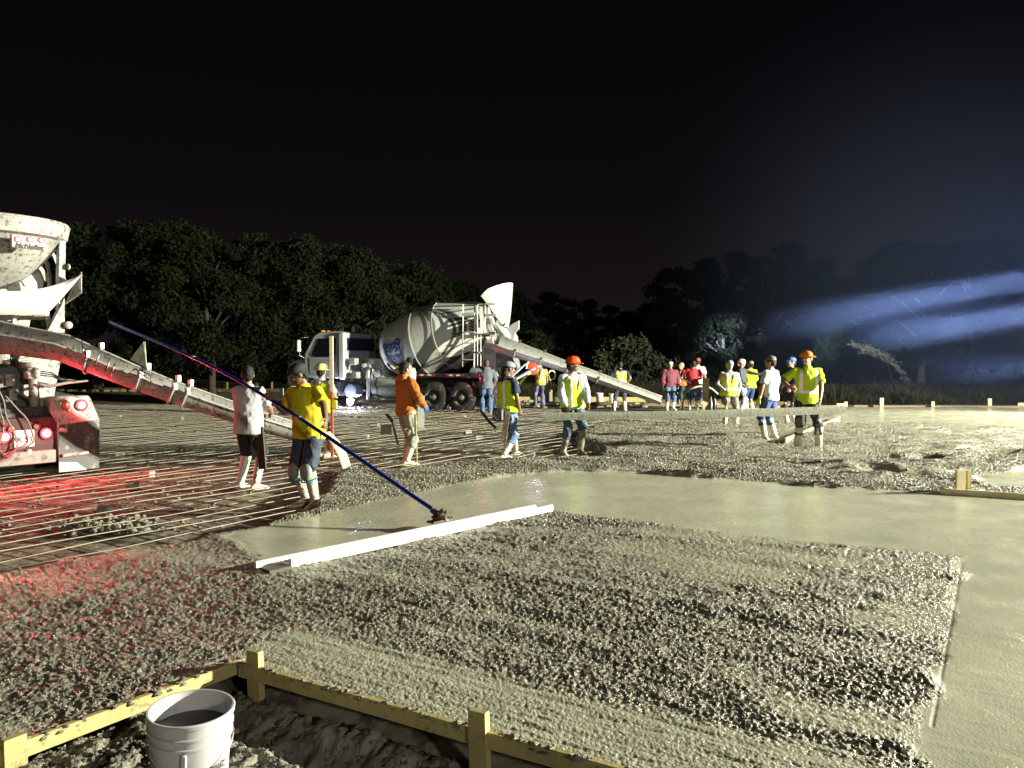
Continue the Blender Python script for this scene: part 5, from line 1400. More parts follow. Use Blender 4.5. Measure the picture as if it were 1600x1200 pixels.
# 4 orange hoodie
add(634, 728, ZM, 128, 'person in an orange hooded sweatshirt and blue gloves leaning on a stick, looking right', 1.78, vox=.013, top=cloth('orange_fleece', (.36, .115, .014)), sleeve='baggy', hood=cloth('orange_fleece', (.36, .115, .014)), pants=GREYT, boots=BOOT, bl=.42, hyaw=-12, lh=(.28, -.16, .82), rh=(-.22, -.24, .98), glove=(mat('blue_glove', (.01, .12, .60), .5), mat('blue_glove', (.01, .12, .60), .5)), lf=(.05, -.02), rf=(-.08, .03), skin=0, tophem=.86)
# 5 washing the truck
add(640, 659, ZM, 238, 'person in a white shirt reaching up to rinse the truck, behind the orange hoodie', 1.90, vox=.02, top=cloth('white_long_shirt', (.6, .6, .58)), sleeve='long', pants=JEANS2, lh=(.22, -.50, 1.52), rh=(-.20, -.52, 1.42), lp=(0, 0, -1), rp=(0, 0, -1), hyaw=-10)
# 6 grey hoodie
add(760, 649, ZM, 188, 'person in a grey hooded sweatshirt and jeans facing away behind the truck', 1.84, vox=.02, top=cloth('grey_fleece', (.12, .14, .16)), sleeve='baggy', hood=cloth('grey_fleece', (.12, .14, .16)), pants=JEANS, pleg='full', boots=mat('tan_shoe', (.25, .2, .14), .7), hair=mat('cropped_hair', (.10, .05, .03), .7, var=.2), lh=(.34, -.22, 1.50), rh=(-.24, -.1, .9), hyaw=6)
# 7 navy cap, vest seen from its back left
add(793, 717, ZM, 124, 'person with long dark hair, grey cap, safety vest, spattered jeans and white boots', 1.82, vox=.013, top=NAVY, pants=cloth('spattered_jeans', (.08, .16, .32), (.42, .45, .48), samt=.52), boots=BOOTW, bl=.42, vest=HV, vstyle='vert', hat=('cap', cap('grey_cap', (.22, .27, .30)), 0), hairlong=1, skin=1, lh=(.30, -.18, .86), rh=(-.22, -.1, .86), glove=(mat('grey_blue_glove', (.2, .27, .34), .8), None), lf=(.20, -.30), rf=(-.12, .16), hyaw=-10, hpitch=10)
# 8 vest by the chute
add(845, 637, ZM, -22, 'person in a safety vest and faded jeans under the chute with coiled hose', 1.80, vox=.02, top=cloth('beige_tee', (.4, .33, .26)), pants=cloth('violet_jeans', (.16, .17, .36)), pleg='full', boots=CHAR, vest=HVY, vstyle='vest', hat=None, rh=(-.34, -.20, 1.34), lh=(.27, -.05, .84), lf=(.10, 0), rf=(-.20, 0), hyaw=-30)
# 9 orange helmet at the near end of the screed
f9 = 25
add(894, 712, -.10, f9, 'person in an orange hard hat and vest gripping the left end of the screed board', 1.80, vox=.013, top=cloth('pale_blue_shirt', (.45, .52, .60)), sleeve='baggy', pants=cloth('teal_jeans', (.05, .09, .13), (.2, .24, .24)), boots=BOOTM, bl=.46, vest=HV, vstyle='vert', hat=('helmet', mat('orange_hard_hat', (.80, .10, .02), .35, var=.15), 25), hyaw=42, rh=lpt(894, 712, -.1, f9, 1.8, D(884, 636, 13.80)), lh=lpt(894, 712, -.1, f9, 1.8, D(919, 634, 13.80)), lf=(.14, -.05), rf=(-.16, .04), skin=1)
# 10 back view
add(969, 642, ZM, 176, 'person in a dark cap and safety vest, back turned, in front of the chute', 1.78, vox=.02, top=NAVY, pants=JEANS2, boots=BOOTW, bl=.30, vest=HVY, vstyle='x', hat=('cap', cap('black_cap', (.02, .02, .025)), 0), rh=(-.26, -.12, .98), lh=(.27, -.12, .98), lf=(.20, 0), rf=(-.18, 0), skin=0)
# 11 maroon
add(1047, 641, ZM, 6, 'person in a maroon long sleeved shirt and pale blue cap, facing the camera', 1.78, vox=.018, top=cloth('maroon_jersey', (.17, .04, .06)), sleeve='baggy', pants=JEANS, boots=BOOTW, bl=.36, hat=('cap', cap('pale_blue_cap', (.30, .36, .55)), -20), fat=1.18, belly=.03, rh=(-.30, -.1, .86), lh=(.26, -.1, .88), skin=2, hyaw=-10)
# 12 orange vest
add(1064, 637, ZM, -60, 'person in an orange safety vest with fair hair half hidden behind the maroon shirt', 1.74, vox=.02, top=cloth('brick_tee', (.35, .06, .04)), pants=cloth('dark_green_trousers', (.02, .06, .05)), boots=BOOTM, vest=HVO, vstyle='vert', hair=BLOND, lh=(.2, -.38, 1.05), rh=(-.2, -.2, .9), skin=2, hyaw=-20)
# 13 red polo
add(1083, 641, ZM, 168, 'person in a red polo shirt, dark cap and blue jeans with white boots, back turned', 1.80, vox=.018, top=cloth('red_polo', (.55, .03, .05)), pants=JEANS, boots=BOOTW, bl=.34, hat=('cap', cap('black_cap', (.02, .02, .025)), 0), hyaw=32, rh=(-.16, -.30, 1.08), lh=(.20, -.26, 1.05), skin=0)
# 14 red hat behind the polo
add(1090, 637, ZM, 150, 'person in a red cap and white and black shirt just behind the red polo', 1.92, vox=.02, top=cloth('white_long_shirt', (.6, .6, .58)), pants=NAVY, boots=BOOTM, hat=('cap', cap('red_cap', (.60, .05, .04)), 0), hyaw=20)
# 15 yellow hood and vest, hand on hip
add(1139, 671, -.08, 4, 'person in a yellow hood, grey cap and safety vest with one hand on the hip', 1.74, vox=.015, top=cloth('grey_blue_shirt', (.24, .28, .38)), sleeve='long', pants=cloth('grey_work_trousers', (.15, .155, .14), MUD), boots=BOOT, bl=.34, vest=HVY, vstyle='vest', hat=('cap', cap('grey_cap', (.16, .17, .17)), 0), hair=mat('yellow_hood', (.72, .70, .03), .8), rh=(-.15, -.14, .98), rp=(-1, .25, 0), lh=(.20, -.08, .90), lf=(.18, 0), rf=(-.12, 0), skin=2)
# 16 striped headscarf
SCARF = mat('striped_headscarf', (.62, .45, .48), .8)
nt_ = SCARF.node_tree; wv = nt_.nodes.new('ShaderNodeTexWave'); wv.inputs['Scale'].default_value = 14; tc_ = nt_.nodes.new('ShaderNodeTexCoord'); cr_ = nt_.nodes.new('ShaderNodeValToRGB'); cr_.color_ramp.elements[0].color = (.6, .08, .12, 1); cr_.color_ramp.elements[1].color = (.75, .7, .72, 1)
nt_.links.new(tc_.outputs['Object'], wv.inputs['Vector']); nt_.links.new(wv.outputs[0], cr_.inputs[0]); nt_.links.new(cr_.outputs[0], nt_.nodes['Principled BSDF'].inputs['Base Color'])
add(1158, 648, ZM, 62, 'person in a red and white striped headscarf and dark shirt, pointing right', 1.86, vox=.018, top=CHAR, sleeve='long', pants=cloth('pale_grey_trousers', (.28, .31, .38)), boots=BOOTW, bl=.3, hat=('wrap', SCARF), hair=None, lh=(.10, -.56, 1.26), lp=(0, 0, -1), rh=(-.2, -.2, .95), hyaw=10, skin=0)
# 17 lemon long sleeves
add(1172, 645, ZM, 205, 'person in a fluorescent yellow long sleeved shirt, camouflage cap and navy shorts, back turned', 1.80, vox=.018, top=HV, sleeve='baggy', pants=cloth('navy_shorts', (.02, .04, .14)), pleg='short', boots=BOOTW, bl=.30, hat=('cap', mat('camouflage_cap', (.30, .25, .18), .8, col2=(.08, .08, .05), vscale=28), 0), fat=1.08, lh=(.60, -.10, 1.30), lp=(0, 0, -1), rh=(-.2, -.2, .95))
# 18 pale polo with a dark cap
add(1203, 689, -.04, 222, 'person in a pale blue-grey T-shirt and flat brimmed cap, back turned, beside the screed', 1.80, vox=.014, top=cloth('pale_blue_tee', (.46, .54, .58)), pants=JEANS3, boots=BOOT, bl=.44, hat=('cap', cap('brown_grey_cap', (.15, .14, .13)), -25), hyaw=20, lh=(.28, -.10, .80), rh=(-.22, -.14, .92), glove=(mat('lime_glove', (.55, .7, .1), .7), None), lf=(.22, .02), rf=(-.20, 0), skin=0)
# 19 blue cap
add(1236, 666, -.06, -62, 'person in a bright blue cap and navy shirt standing near the screed board', 1.80, vox=.016, top=NAVY, pants=BLACKC, boots=BOOTW, bl=.42, hat=('cap', cap('blue_cap', (.04, .12, .50)), 0), lh=(.18, -.2, .95), rh=(-.22, -.1, .9), skin=2, hyaw=-12)
# 20 orange cap at the right end
f20 = -8
add(1260, 706, -.03, f20, 'person in an orange cap and silver-banded fluorescent T-shirt at the right end of the screed', 1.86, vox=.013, top=cloth('fluorescent_tee', (.50, .72, .03)), pants=cloth('black_work_trousers', (.035, .04, .045), (.25, .26, .24)), boots=BOOT, bl=.44, vstyle='hvtee', hat=('cap', cap('orange_cap', (.75, .20, .02)), 75), hyaw=-38, hpitch=8, lh=lpt(1260, 706, -.03, f20, 1.86, D(1282, 630, 13.62)), lp=(1, .4, 0), rh=(-.34, -.26, 1.12), rp=(-1, .2, -.5), lf=(.20, -.02), rf=(-.16, 0), skin=0, fat=1.08)
# ------------------------------------------------------------------ tools and small things
POLEB = mat('blue_pole', (.02, .03, .28), .25, metal=.3, var=.1)
fl_root = empty('bull_float', 'bull float with a very long blue pole and bright white twin blade', 'bull float')
b = MB(); b.path([on_pole(t) for t in np.linspace(0, 1, 17)], .021, 12); pole = b.build('pole', POLEB, fl_root, smooth=50)
for t in (.33, .66):
    q = MB(); q.path([on_pole(t - .004), on_pole(t + .004)], .026, 12); q.build('pole_joint', STEEL, pole, smooth=50)
q = MB(); q.path([PF + PD * .985, PF + PD * 1.001], .023, 12); q.build('pole_cap', mat('pole_cap', (.03, .03, .12), .5), pole, smooth=50)
fa = G(452, 884, .02); fb_ = G(861, 796, .02); fd = (fb_ - fa).normalized(); fn_ = Vector((-fd.y, fd.x, 0))
ALU = mat('white_float_blade', (.80, .80, .76), .35, var=.1, vscale=4, stain=(.45, .44, .38), sscale=7, samt=.42)
def beam(a, c, w_, z0, z1, nm, m, parent):
    q = MB(); q.loft([[p + fn_ * w_ / 2 + Vector((0, 0, z0)), p - fn_ * w_ / 2 + Vector((0, 0, z0)), p - fn_ * w_ / 2 + Vector((0, 0, z1 - .008)), p - fn_ * (w_ / 2 - .008) + Vector((0, 0, z1)), p + fn_ * (w_ / 2 - .008) + Vector((0, 0, z1)), p + fn_ * w_ / 2 + Vector((0, 0, z1 - .008))] for p in (a, a.lerp(c, .5), c)]); return q.build(nm, m, parent)
for p in (fa, fb_): p.z = 0
beam(fa + fn_ * .075, fb_ + fn_ * .075, .20, .004, .022, 'float_plate', ALU, fl_root)
beam(fa - fn_ * .01, fb_ - fn_ * .01, .045, .022, .075, 'float_beam', ALU, fl_root)
beam(fa + fn_ * .13 - fd * .22, fb_ + fn_ * .13 - fd * .12, .045, .0225, .072, 'float_beam', ALU, fl_root)
beam(fa - fd * .20 + fn_ * .02, fa - fd * .01 + fn_ * .02, .16, .004, .03, 'float_end', mat('muddy_end', (.12, .10, .08), .7, var=.3), fl_root)
BR = mat('rusty_bracket', (.10, .045, .025), .6, var=.4, stain=(.35, .33, .28), sscale=10, samt=.5)
bc = PF.copy(); b = MB()
b.box((bc.x, bc.y, .083), (.30, .10, .02), M=Matrix.Rotation(math.atan2(fd.y, fd.x), 4, 'Z'), bev=.004)
b.box((bc.x, bc.y, .115), (.10, .09, .07), bev=.01); b.path([(bc.x - .09, bc.y, .10), (bc.x + .02, bc.y + .01, .18)], .022, 8); b.path([bc + Vector((0, 0, -.02)), PF + PD * .018], .032, 10)
b.box((bc.x + .03, bc.y, .155), (.05, .03, .05), bev=.006)
b.build('float_bracket', BR, fl_root, smooth=40)

# screed board carried by two men
SCM = mat('concrete_coated_screed', (.36, .38, .31), .6, var=.2, vscale=2, stain=(.22, .22, .18), sscale=16, samt=.5, bump=.006, bscale=30)
sa = D(846, 651, 13.72); sb_ = D(1322, 640, 13.55)
q = MB(); d = (sb_ - sa).normalized(); n_ = Vector((-d.y, d.x, 0)).normalized(); rings = []
for i in range(30):
    p = sa.lerp(sb_, i / 29); th = .045 + .006 * rnd.random(); hh2 = .068 + .008 * (rnd.random() - .5) + (.004 if 9 < i < 14 else 0); sg_ = -.02 * math.sin(math.pi * i / 29)
    rings.append([p + n_ * th / 2 * x + Vector((0, 0, hh2 * z + sg_)) for x, z in ((1, -1), (-1, -1), (-1, -.2), (-1, .9), (-.8, 1), (.8, 1), (1, .9), (1, -.2))])
q.loft(rings); tag(q.build('screed_board', SCM, smooth=40), 'long concrete-coated screed board carried level at thigh height by two workers', 'screed board')

def tool(name, label, cat, parts, group=None):
    r_ = empty(name, label, cat)
    for nm, b, m in parts: b.build(nm, m, r_, smooth=40)
    return r_
# hand board held by the man in the grey T-shirt
c = D(408, 700, 10.45); b = MB(); b.box(c, (.10, .035, .58), M=Matrix.Rotation(R(-4), 4, 'Y'), bev=.004)
b2_ = MB(); b2_.shell([[D(392, 686, 10.5), D(405, 682, 10.5)], [D(394, 712, 10.5), D(405, 716, 10.5)]], .02)
tool('hand_screed', 'dark brown hand board hanging at the side of the light grey T-shirt', 'tool', [('board', b, mat('dark_wood', (.09, .05, .035), .6, var=.3)), ('blade', b2_, mat('dark_blade', (.12, .10, .09), .5, var=.3))])
# survey rod with receiver
p0 = G(518, 719, ZM); p0 = Vector((p0.x, 13.75, ZM)); xr = lambda y, Y: ((518 - 800) / 1200) * Y
b = MB(); yy = 13.75; X0 = xr(0, yy)
zt_ = D(517, 525, yy).z; zm_ = D(518, 612, yy).z
b.box((X0, yy, (zt_ + zm_) / 2), (.068, .03, zt_ - zm_), bev=.004)
b3 = MB(); b3.box((X0, yy, (zm_ + ZM) / 2 + .0), (.052, .028, zm_ - ZM), bev=.004)
b4 = MB(); b4.box((X0 + .055, yy - .03, D(0, 632, yy).z), (.10, .05, .16), bev=.012); b4.box((X0 + .05, yy - .03, D(0, 621, yy).z), (.12, .06, .03), bev=.008)
tool('survey_rod', 'tall cream survey rod with orange foot and yellow level receiver', 'survey rod', [('upper_staff', b, mat('cream_staff', (.66, .62, .42), .5)), ('lower_staff', b3, mat('orange_staff', (.55, .10, .03), .5)), ('receiver', b4, mat('yellow_plastic', (.75, .60, .04), .4))])
# stick of the orange hoodie
a = D(650, 652, 12.65); c = G(650, 724, ZM)
b = MB(); b.path([D(649, 648, 12.7), a.lerp(c, .5), G(651, 724, ZM)], .020, 8)
tag(b.build('wooden_stick', WOODP, smooth=60), 'pale wooden stick under the blue glove of the orange hoodie', 'stick')
# rake/trowel behind the orange hoodie
b = MB(); b.box(D(604, 671, 13.3), (.20, .03, .17), bev=.006)
b2_ = MB(); b2_.path([D(606, 648, 13.3), D(612, 655, 13.2), D(616, 672, 13.2), D(622, 695, 13.2)], .02, 8); b2_.path([D(602, 646, 13.3), D(612, 660, 13.25)], .012, 6)
tool('come_along', 'dark concrete rake with a square plate hanging behind the orange hoodie', 'rake', [('plate', b, mat('rake_plate', (.07, .07, .05), .6, var=.3)), ('handle', b2_, BLACKP)])
# board and pouch of person 7
b = MB(); b.box(D(790, 666, 13.35), (.09, .035, .62), M=Matrix.Rotation(R(8), 4, 'Y'), bev=.004)
tag(b.build('hand_board', mat('brown_board', (.16, .10, .07), .6, var=.3, stain=(.35, .33, .28), sscale=9, samt=.5)), 'brown board held at the thigh of the person in spattered jeans', 'tool')
b = MB(); b.box(D(778, 648, 13.55), (.19, .12, .24), bev=.03)
tag(b.build('tool_pouch', mat('black_leather', (.02, .022, .025), .5, var=.3, stain=(.3, .33, .33), sscale=8, samt=.45), smooth=40), 'black tool pouch at the back of the person in spattered jeans', 'pouch')
b = MB(); b.path([D(752, 643, 15.5), D(764, 658, 15.0), D(776, 670, 14.6)], .03, 8)
b2_ = MB(); b2_.path([D(776, 648, 15.5), D(768, 656, 15.2), D(764, 661, 15)], .02, 8)
tool('shovel', 'dark shovel handle slanting from the rebar up behind the person in spattered jeans', 'shovel', [('handle', b, mat('dark_wood', (.09, .05, .035), .6, var=.3)), ('grip', b2_, BLACKP)])
# round orange paddle on a yellow handle
c = D(833, 574, 27.2); b = MB(); b.ell(c + Vector((0, 0, -.02)), (.21, .04, .25), 20, 10)
b2_ = MB(); b2_.path([D(812, 600, 27), D(823, 585, 27.1), c + Vector((-.1, 0, -.2))], [.05, .055, .045], 10)
b3 = MB(); b3.path([c + Vector((.235 * math.cos(t), .0, .28 * math.sin(t) - .0)) for t in np.linspace(.1, 3.3, 14)], .035, 8)
b4 = MB(); b4.path([D(812, 600, 27), D(808, 620, 27.1), Vector((D(806, 640, 27.2).x, 27.2, ZM))], .04, 8)
tool('signal_paddle', 'round orange paddle with a pale rim on a yellow handle near the chute', 'paddle', [('disc', b, mat('orange_disc', (.75, .07, .02), .5)), ('handle', b2_, mat('yellow_handle', (.6, .6, .08), .5)), ('rim', b3, mat('pale_rim', (.6, .6, .62), .5)), ('lower_pole', b4, STEEL)])
# coil of hose on person 8
b = MB(); pts = [D(862 + 5.5 * math.cos(t), 586 + 7 * math.sin(t), 29.4 + .02 * t) for t in np.linspace(2.6, -3.2, 16)]; pts += [D(862, 600, 29.4), D(859, 612, 29.4)]
b.path(pts, .035, 8); tag(b.build('hose_coil', mat('lime_hose', (.5, .58, .3), .5), smooth=180), 'loop of pale green hose at the shoulder of the person under the chute', 'hose')
# hose loops near the red polo
b = MB(); b.path([D(x, y, 27.0) for x, y in ((1066, 640), (1067, 628), (1070, 616), (1077, 608), (1090, 604), (1103, 603), (1113, 608), (1122, 616))], .035, 8)
tag(b.build('concrete_hose', mat('pale_hose', (.34, .34, .27), .5), smooth=180), 'curved pale hose arching behind the person in the red polo', 'hose')
b = MB(); b.path([D(x, y, 26.9) for x, y in ((1064, 590), (1072, 594), (1079, 598))], .05, 8); tag(b.build('pipe', STEEL, smooth=60), 'short steel pipe between the orange vest and the red polo', 'pipe')
# buckets
def bucket(nm, loc, sc, label, m, detail=False, group=None):
    r_ = empty(nm, label, 'bucket', loc, group=group); r_.scale = (sc,) * 3
    b = MB(); pr_ = [(0, .001), (0, .132), (.004, .134), (.20, .143), (.262, .1475), (.264, .154), (.272, .154), (.274, .148), (.300, .149), (.302, .156), (.310, .156), (.312, .150), (.345, .151), (.348, .159), (.362, .160), (.366, .157), (.366, .150), (.35, .147), (.01, .128), (.01, .001)]
    b.lathe(pr_, n=64, caps=False); b.build('pail', m, r_, smooth=35)
    b = MB()
    b.path([Vector((.156 * math.cos(t), .156 * math.sin(t), .262 + (.0 if abs(math.sin(t)) < 2 else 0) - .10 * max(0, -math.sin(t)) ** 1.2)) for t in np.linspace(R(180), R(360), 24)], .0028, 6); b.build('handle', STEEL, r_, smooth=180)
    return r_
PAIL = mat('white_pail_plastic', (.46, .46, .48), .45, var=.08, vscale=5, stain=(.38, .37, .35), sscale=7, samt=.42)
BC = Vector((-1.292, 3.03, -.135))
bk = bucket('bucket', BC, 1.035, 'white plastic bucket standing on spilled concrete in the trench', PAIL, True)
bk.rotation_euler = (R(2), R(1.5), R(20))
b = MB(); b.lathe([(.285, .001), (.2852, .06), (.2845, .1)] + [(.286, .1455)], n=48, caps=False); b.build('bucket_contents', mat('grey_slurry', (.07, .07, .065), .5, var=.4, vscale=9, bump=.01, bscale=20), bk, smooth=60)
b = MB(); b.box((.0, 0, 0), (.022, .014, .060), bev=.005); b.xf(Matrix.Translation((.157 * math.cos(R(-96)), .157 * math.sin(R(-96)), .232)) @ Matrix.Rotation(R(-6), 4, 'Z')); b.build('handle_lug', PAIL, bk, smooth=40)
b = MB(); b.box((0, 0, 0), (.022, .014, .060), bev=.005); b.xf(Matrix.Translation((.157 * math.cos(R(84)), .157 * math.sin(R(84)), .232))); b.build('handle_lug', PAIL, bk, smooth=40)
INKG = mat('grey_print', (.10, .10, .12), .5)
def wrap_text(s, size, ang, z, m, parent):
    o = text('lettering', s, size, Matrix.Identity(4), m, parent, .0004, .0012)
    for v in o.data.vertices:
        x, y, zz = v.co; a = R(ang) + x / .146; rr = .1405 + (z + y) * .035 + .0016 + zz
        v.co = (rr * math.cos(a), rr * math.sin(a), z + y)
    return o
wrap_text('CONC', .034, -50, .170, INKG, bk)
for zz, a0, a1 in ((.147, -68, -32), (.135, -62, -32), (.124, -62, -32)):
    b = MB(); g = [[Vector((( .1405 + (zz + s_) * .035 + .002) * math.cos(R(a)), (.1405 + (zz + s_) * .035 + .002) * math.sin(R(a)), zz + s_)) for s_ in (-.0018, .0018)] for a in np.linspace(a0, a1, 10)]; b.shell(g, .0004); b.build('printed_line', INKG, bk)
b = MB(); g = [[Vector(((.1405 + zz * .035 + .0015) * math.cos(R(a)), (.1405 + zz * .035 + .0015) * math.sin(R(a)), zz)) for zz in (.17, .188)] for a in (-146, -143, -141)]; b.shell(g, .0004); b.build('mark', INK, bk)
bm = mat('distant_pail', (.62, .62, .60), .5, var=.1, stain=(.4, .15, .05), sscale=5, samt=.42)
bucket('bucket', Vector((G(937, 625, ZM).x * .99, 31.5, ZM)), 1.0, 'white bucket on the ground behind the chute, the left of two', bm, group='white buckets behind the chute').location = Vector(((937 - 800) / 1200 * 31.5, 31.5, ZM + .12))
bucket('bucket', Vector(((957 - 800) / 1200 * 31.5, 31.5, ZM + .1)), .98, 'white bucket on the ground behind the chute, the right of two', bm, group='white buckets behind the chute')
b = MB(); b.box(((947 - 800) / 1200 * 31.5, 31.5, ZM + .05), (1.3, .5, .1)); tag(b.build('plank', WOODD), 'plank under the two white buckets behind the chute', 'plank')
for px, hgt, lb in ((1111, .5, 'dark bottle standing beside the tall pale post, left of two'), (1117, .55, 'dark bottle standing beside the tall pale post, right of two')):
    b = MB(); b.lathe([(0, .001), (0, .07), (hgt * .55, .07), (hgt * .75, .03), (hgt, .03), (hgt, .001)], n=14); o = b.build('bottle', mat('dark_bottle', (.03, .035, .04), .3), smooth=40); o.location = ((px - 800) / 1200 * 26, 26, ZM + .1); tag(o, lb, 'bottle')
# stick by the pale blue T-shirt
b = MB(); b.path([D(1198, 640, 15.7), G(1207, 676, 0)], .018, 8); tag(b.build('wooden_stick', WOODP, smooth=60), 'thin wooden stick stuck in the concrete between the legs of the pale blue T-shirt', 'stick')
# things in the trench
b = MB(); b.box((0, 0, 0), (.115, .09, .085), bev=.006); o = b.build('wood_block', mat('grey_block', (.33, .30, .27), .8, var=.2)); o.location = G(495, 1180, -.44); o.rotation_euler = (R(8), 0, R(25)); tag(o, 'grey offcut block lying in the dark trench', 'block')
b = MB(); b.path([G(405, 1215, -.46), G(440, 1192, -.42), G(478, 1172, -.42), G(520, 1150, -.40)], [.012, .013, .009, .006], 7); tag(b.build('rebar_offcut', mat('dusty_rod', (.35, .33, .26), .7, var=.3), smooth=60), 'crooked rod lying in the trench right of the bucket', 'rod')
b = MB(); b.path([G(345, 1158, -.20), G(371, 1142, -.12)], .012, 7); tag(b.build('wooden_peg', WOODP, smooth=60), 'short peg sticking out of the spilled concrete beside the bucket', 'peg')
# ------------------------------------------------------------------ light tower standing past the right edge
tw = empty('light_tower', 'tall mobile light tower past the right edge of the slab', 'light tower', (26.7, 10.15, -.15))
b = MB(); b.box((.3, 0, .75), (1.2, 1.9, .9), bev=.05); b.build('generator', mat('yellow_housing', (.55, .40, .04), .5, var=.2), tw, smooth=30)
b = MB(); b.path([(0, 0, .9), (0, 0, 5.9)], .06, 10); b.build('mast', STEEL, tw, smooth=50)
for y in (-.75, .75): wheel(tw, (.5, y * 1.25, .33), 1 if y > 0 else -1, r=.33, wdt=.2)
b = MB(); b.path([(0, -1.0, 5.9), (0, 1.0, 5.9)], .04, 8); b.build('crossbar', STEEL, tw, smooth=50)
for y in (-.85, -.3, .3, .85):
    b = MB(); b.box((-.22, y, 5.95), (.16, .40, .34), M=Matrix.Rotation(R(-8), 4, 'Y'), bev=.03); h_ = b.build('lamp_head', BLACKP, tw, smooth=30)

# ------------------------------------------------------------------ trees, bushes and undergrowth
def leafmat(nm, c, c2):
    m = mat(nm, c, .95, col2=c2, vscale=.9); m.node_tree.nodes['Principled BSDF'].inputs['Specular IOR Level'].default_value = .08; return m
LEAF = leafmat('oak_leaves', (.020, .027, .011), (.008, .012, .005)); LEAF2 = leafmat('dark_leaves', (.014, .020, .010), (.006, .009, .005)); LEAF3 = leafmat('dusty_bush_leaves', (.062, .064, .036), (.03, .032, .018)); STRAW = leafmat('dry_grass', (.05, .046, .028), (.02, .02, .012))
BARK = mat('bark', (.08, .065, .05), .9, var=.4, vscale=5, bump=.02, bscale=12)
nr = np.random.default_rng(5)
def leaves(blobs, n, size, m, name='crown', parent=None, flat=.7, seed=1):
    """leaf-sized faces spread through clumps: blobs = list of (x,y,z,r)"""
    g = np.random.default_rng(seed); B = np.array(blobs); pr_ = B[:, 3] ** 2; pr_ /= pr_.sum()
    k = g.choice(len(B), n, p=pr_); d = g.normal(size=(n, 3)); d /= np.linalg.norm(d, axis=1)[:, None]
    rr = B[k, 3] * (g.random(n) ** .45) * (1 + .18 * g.normal(size=n)); c = B[k, :3] + d * rr[:, None] * np.array([1, 1, flat])
    a = g.normal(size=(n, 3)); a /= np.linalg.norm(a, axis=1)[:, None]; t = np.cross(a, g.normal(size=(n, 3))); t /= np.linalg.norm(t, axis=1)[:, None]
    s = size * (.5 + g.random(n)); u = a * s[:, None]; v = t * (s * .5)[:, None]
    V = np.stack([c - u, c + v, c + u, c - v], 1).reshape(-1, 3); F = np.arange(n * 4).reshape(-1, 4)
    return np_mesh(name, V, F, m, False, parent=parent)
def tree(variant, H=10., Wd=8., n=26000, m=LEAF, lsz=.12, low=.12):
    r_ = empty('tree', 'tree', 'tree'); g = random.Random(variant)
    b = MB(); top = Vector((g.uniform(-.5, .5), g.uniform(-.5, .5), H * .8)); pts = [Vector((0, 0, -.3)), Vector((g.uniform(-.2, .2), 0, H * .2)), Vector((g.uniform(-.4, .4), g.uniform(-.3, .3), H * .5)), top]
    b.path(pts, [.30, .22, .14, .03], 9); blobs = []
    for i in range(15):
        t = g.uniform(.15, .95); z = H * t * .8; base = pts[1].lerp(pts[2], min(1, max(0, (t * .8 - .2) / .3))); a = g.uniform(0, 6.28); rad = Wd / 2 * math.sin(math.pi * min(.95, t * .75 + .18)) * g.uniform(.6, 1)
        tip = Vector((math.cos(a) * rad, math.sin(a) * rad, z + H * .14)); base.z = z * .8; mid = base.lerp(tip, .5) + Vector((0, 0, .25))
        b.path([base, mid, tip], [.09, .06, .015], 6); blobs.append((*tip, g.uniform(.7, 1.5)))
    for i in range(64):
        t = g.uniform(low, 1.0); a = g.uniform(0, 6.28); rad = Wd / 2 * math.sqrt(max(.05, 1 - ((t - .5) / .56) ** 2)) * g.uniform(.45, 1.02)
        blobs.append((math.cos(a) * rad, math.sin(a) * rad, H * t * .93, g.uniform(.3, 1.05)))
    b.build('trunk', BARK, r_, smooth=60)
    cr = leaves(blobs, n, lsz, m, parent=r_, seed=variant)
    return r_
protos = [tree(11), tree(12, 10.5, 7.5), tree(13, 9.5, 9)]
dark = [tree(21, 11, 9, 14000, LEAF2, .18), tree(22, 12, 8, 14000, LEAF2, .18)]
used_ = set()
def put(pr_, px, Y, sc, rz, label, group):
    o = pr_ if id(pr_) not in used_ else copy_tree(pr_)
    used_.add(id(pr_)); o.location = ((px - 800) / 1200 * Y, Y, -.3); o.rotation_euler = (0, 0, rz); o.scale = (sc, sc, sc)
    tag(o, label, 'tree', group); return o
GL = 'trees along the left edge of the site'
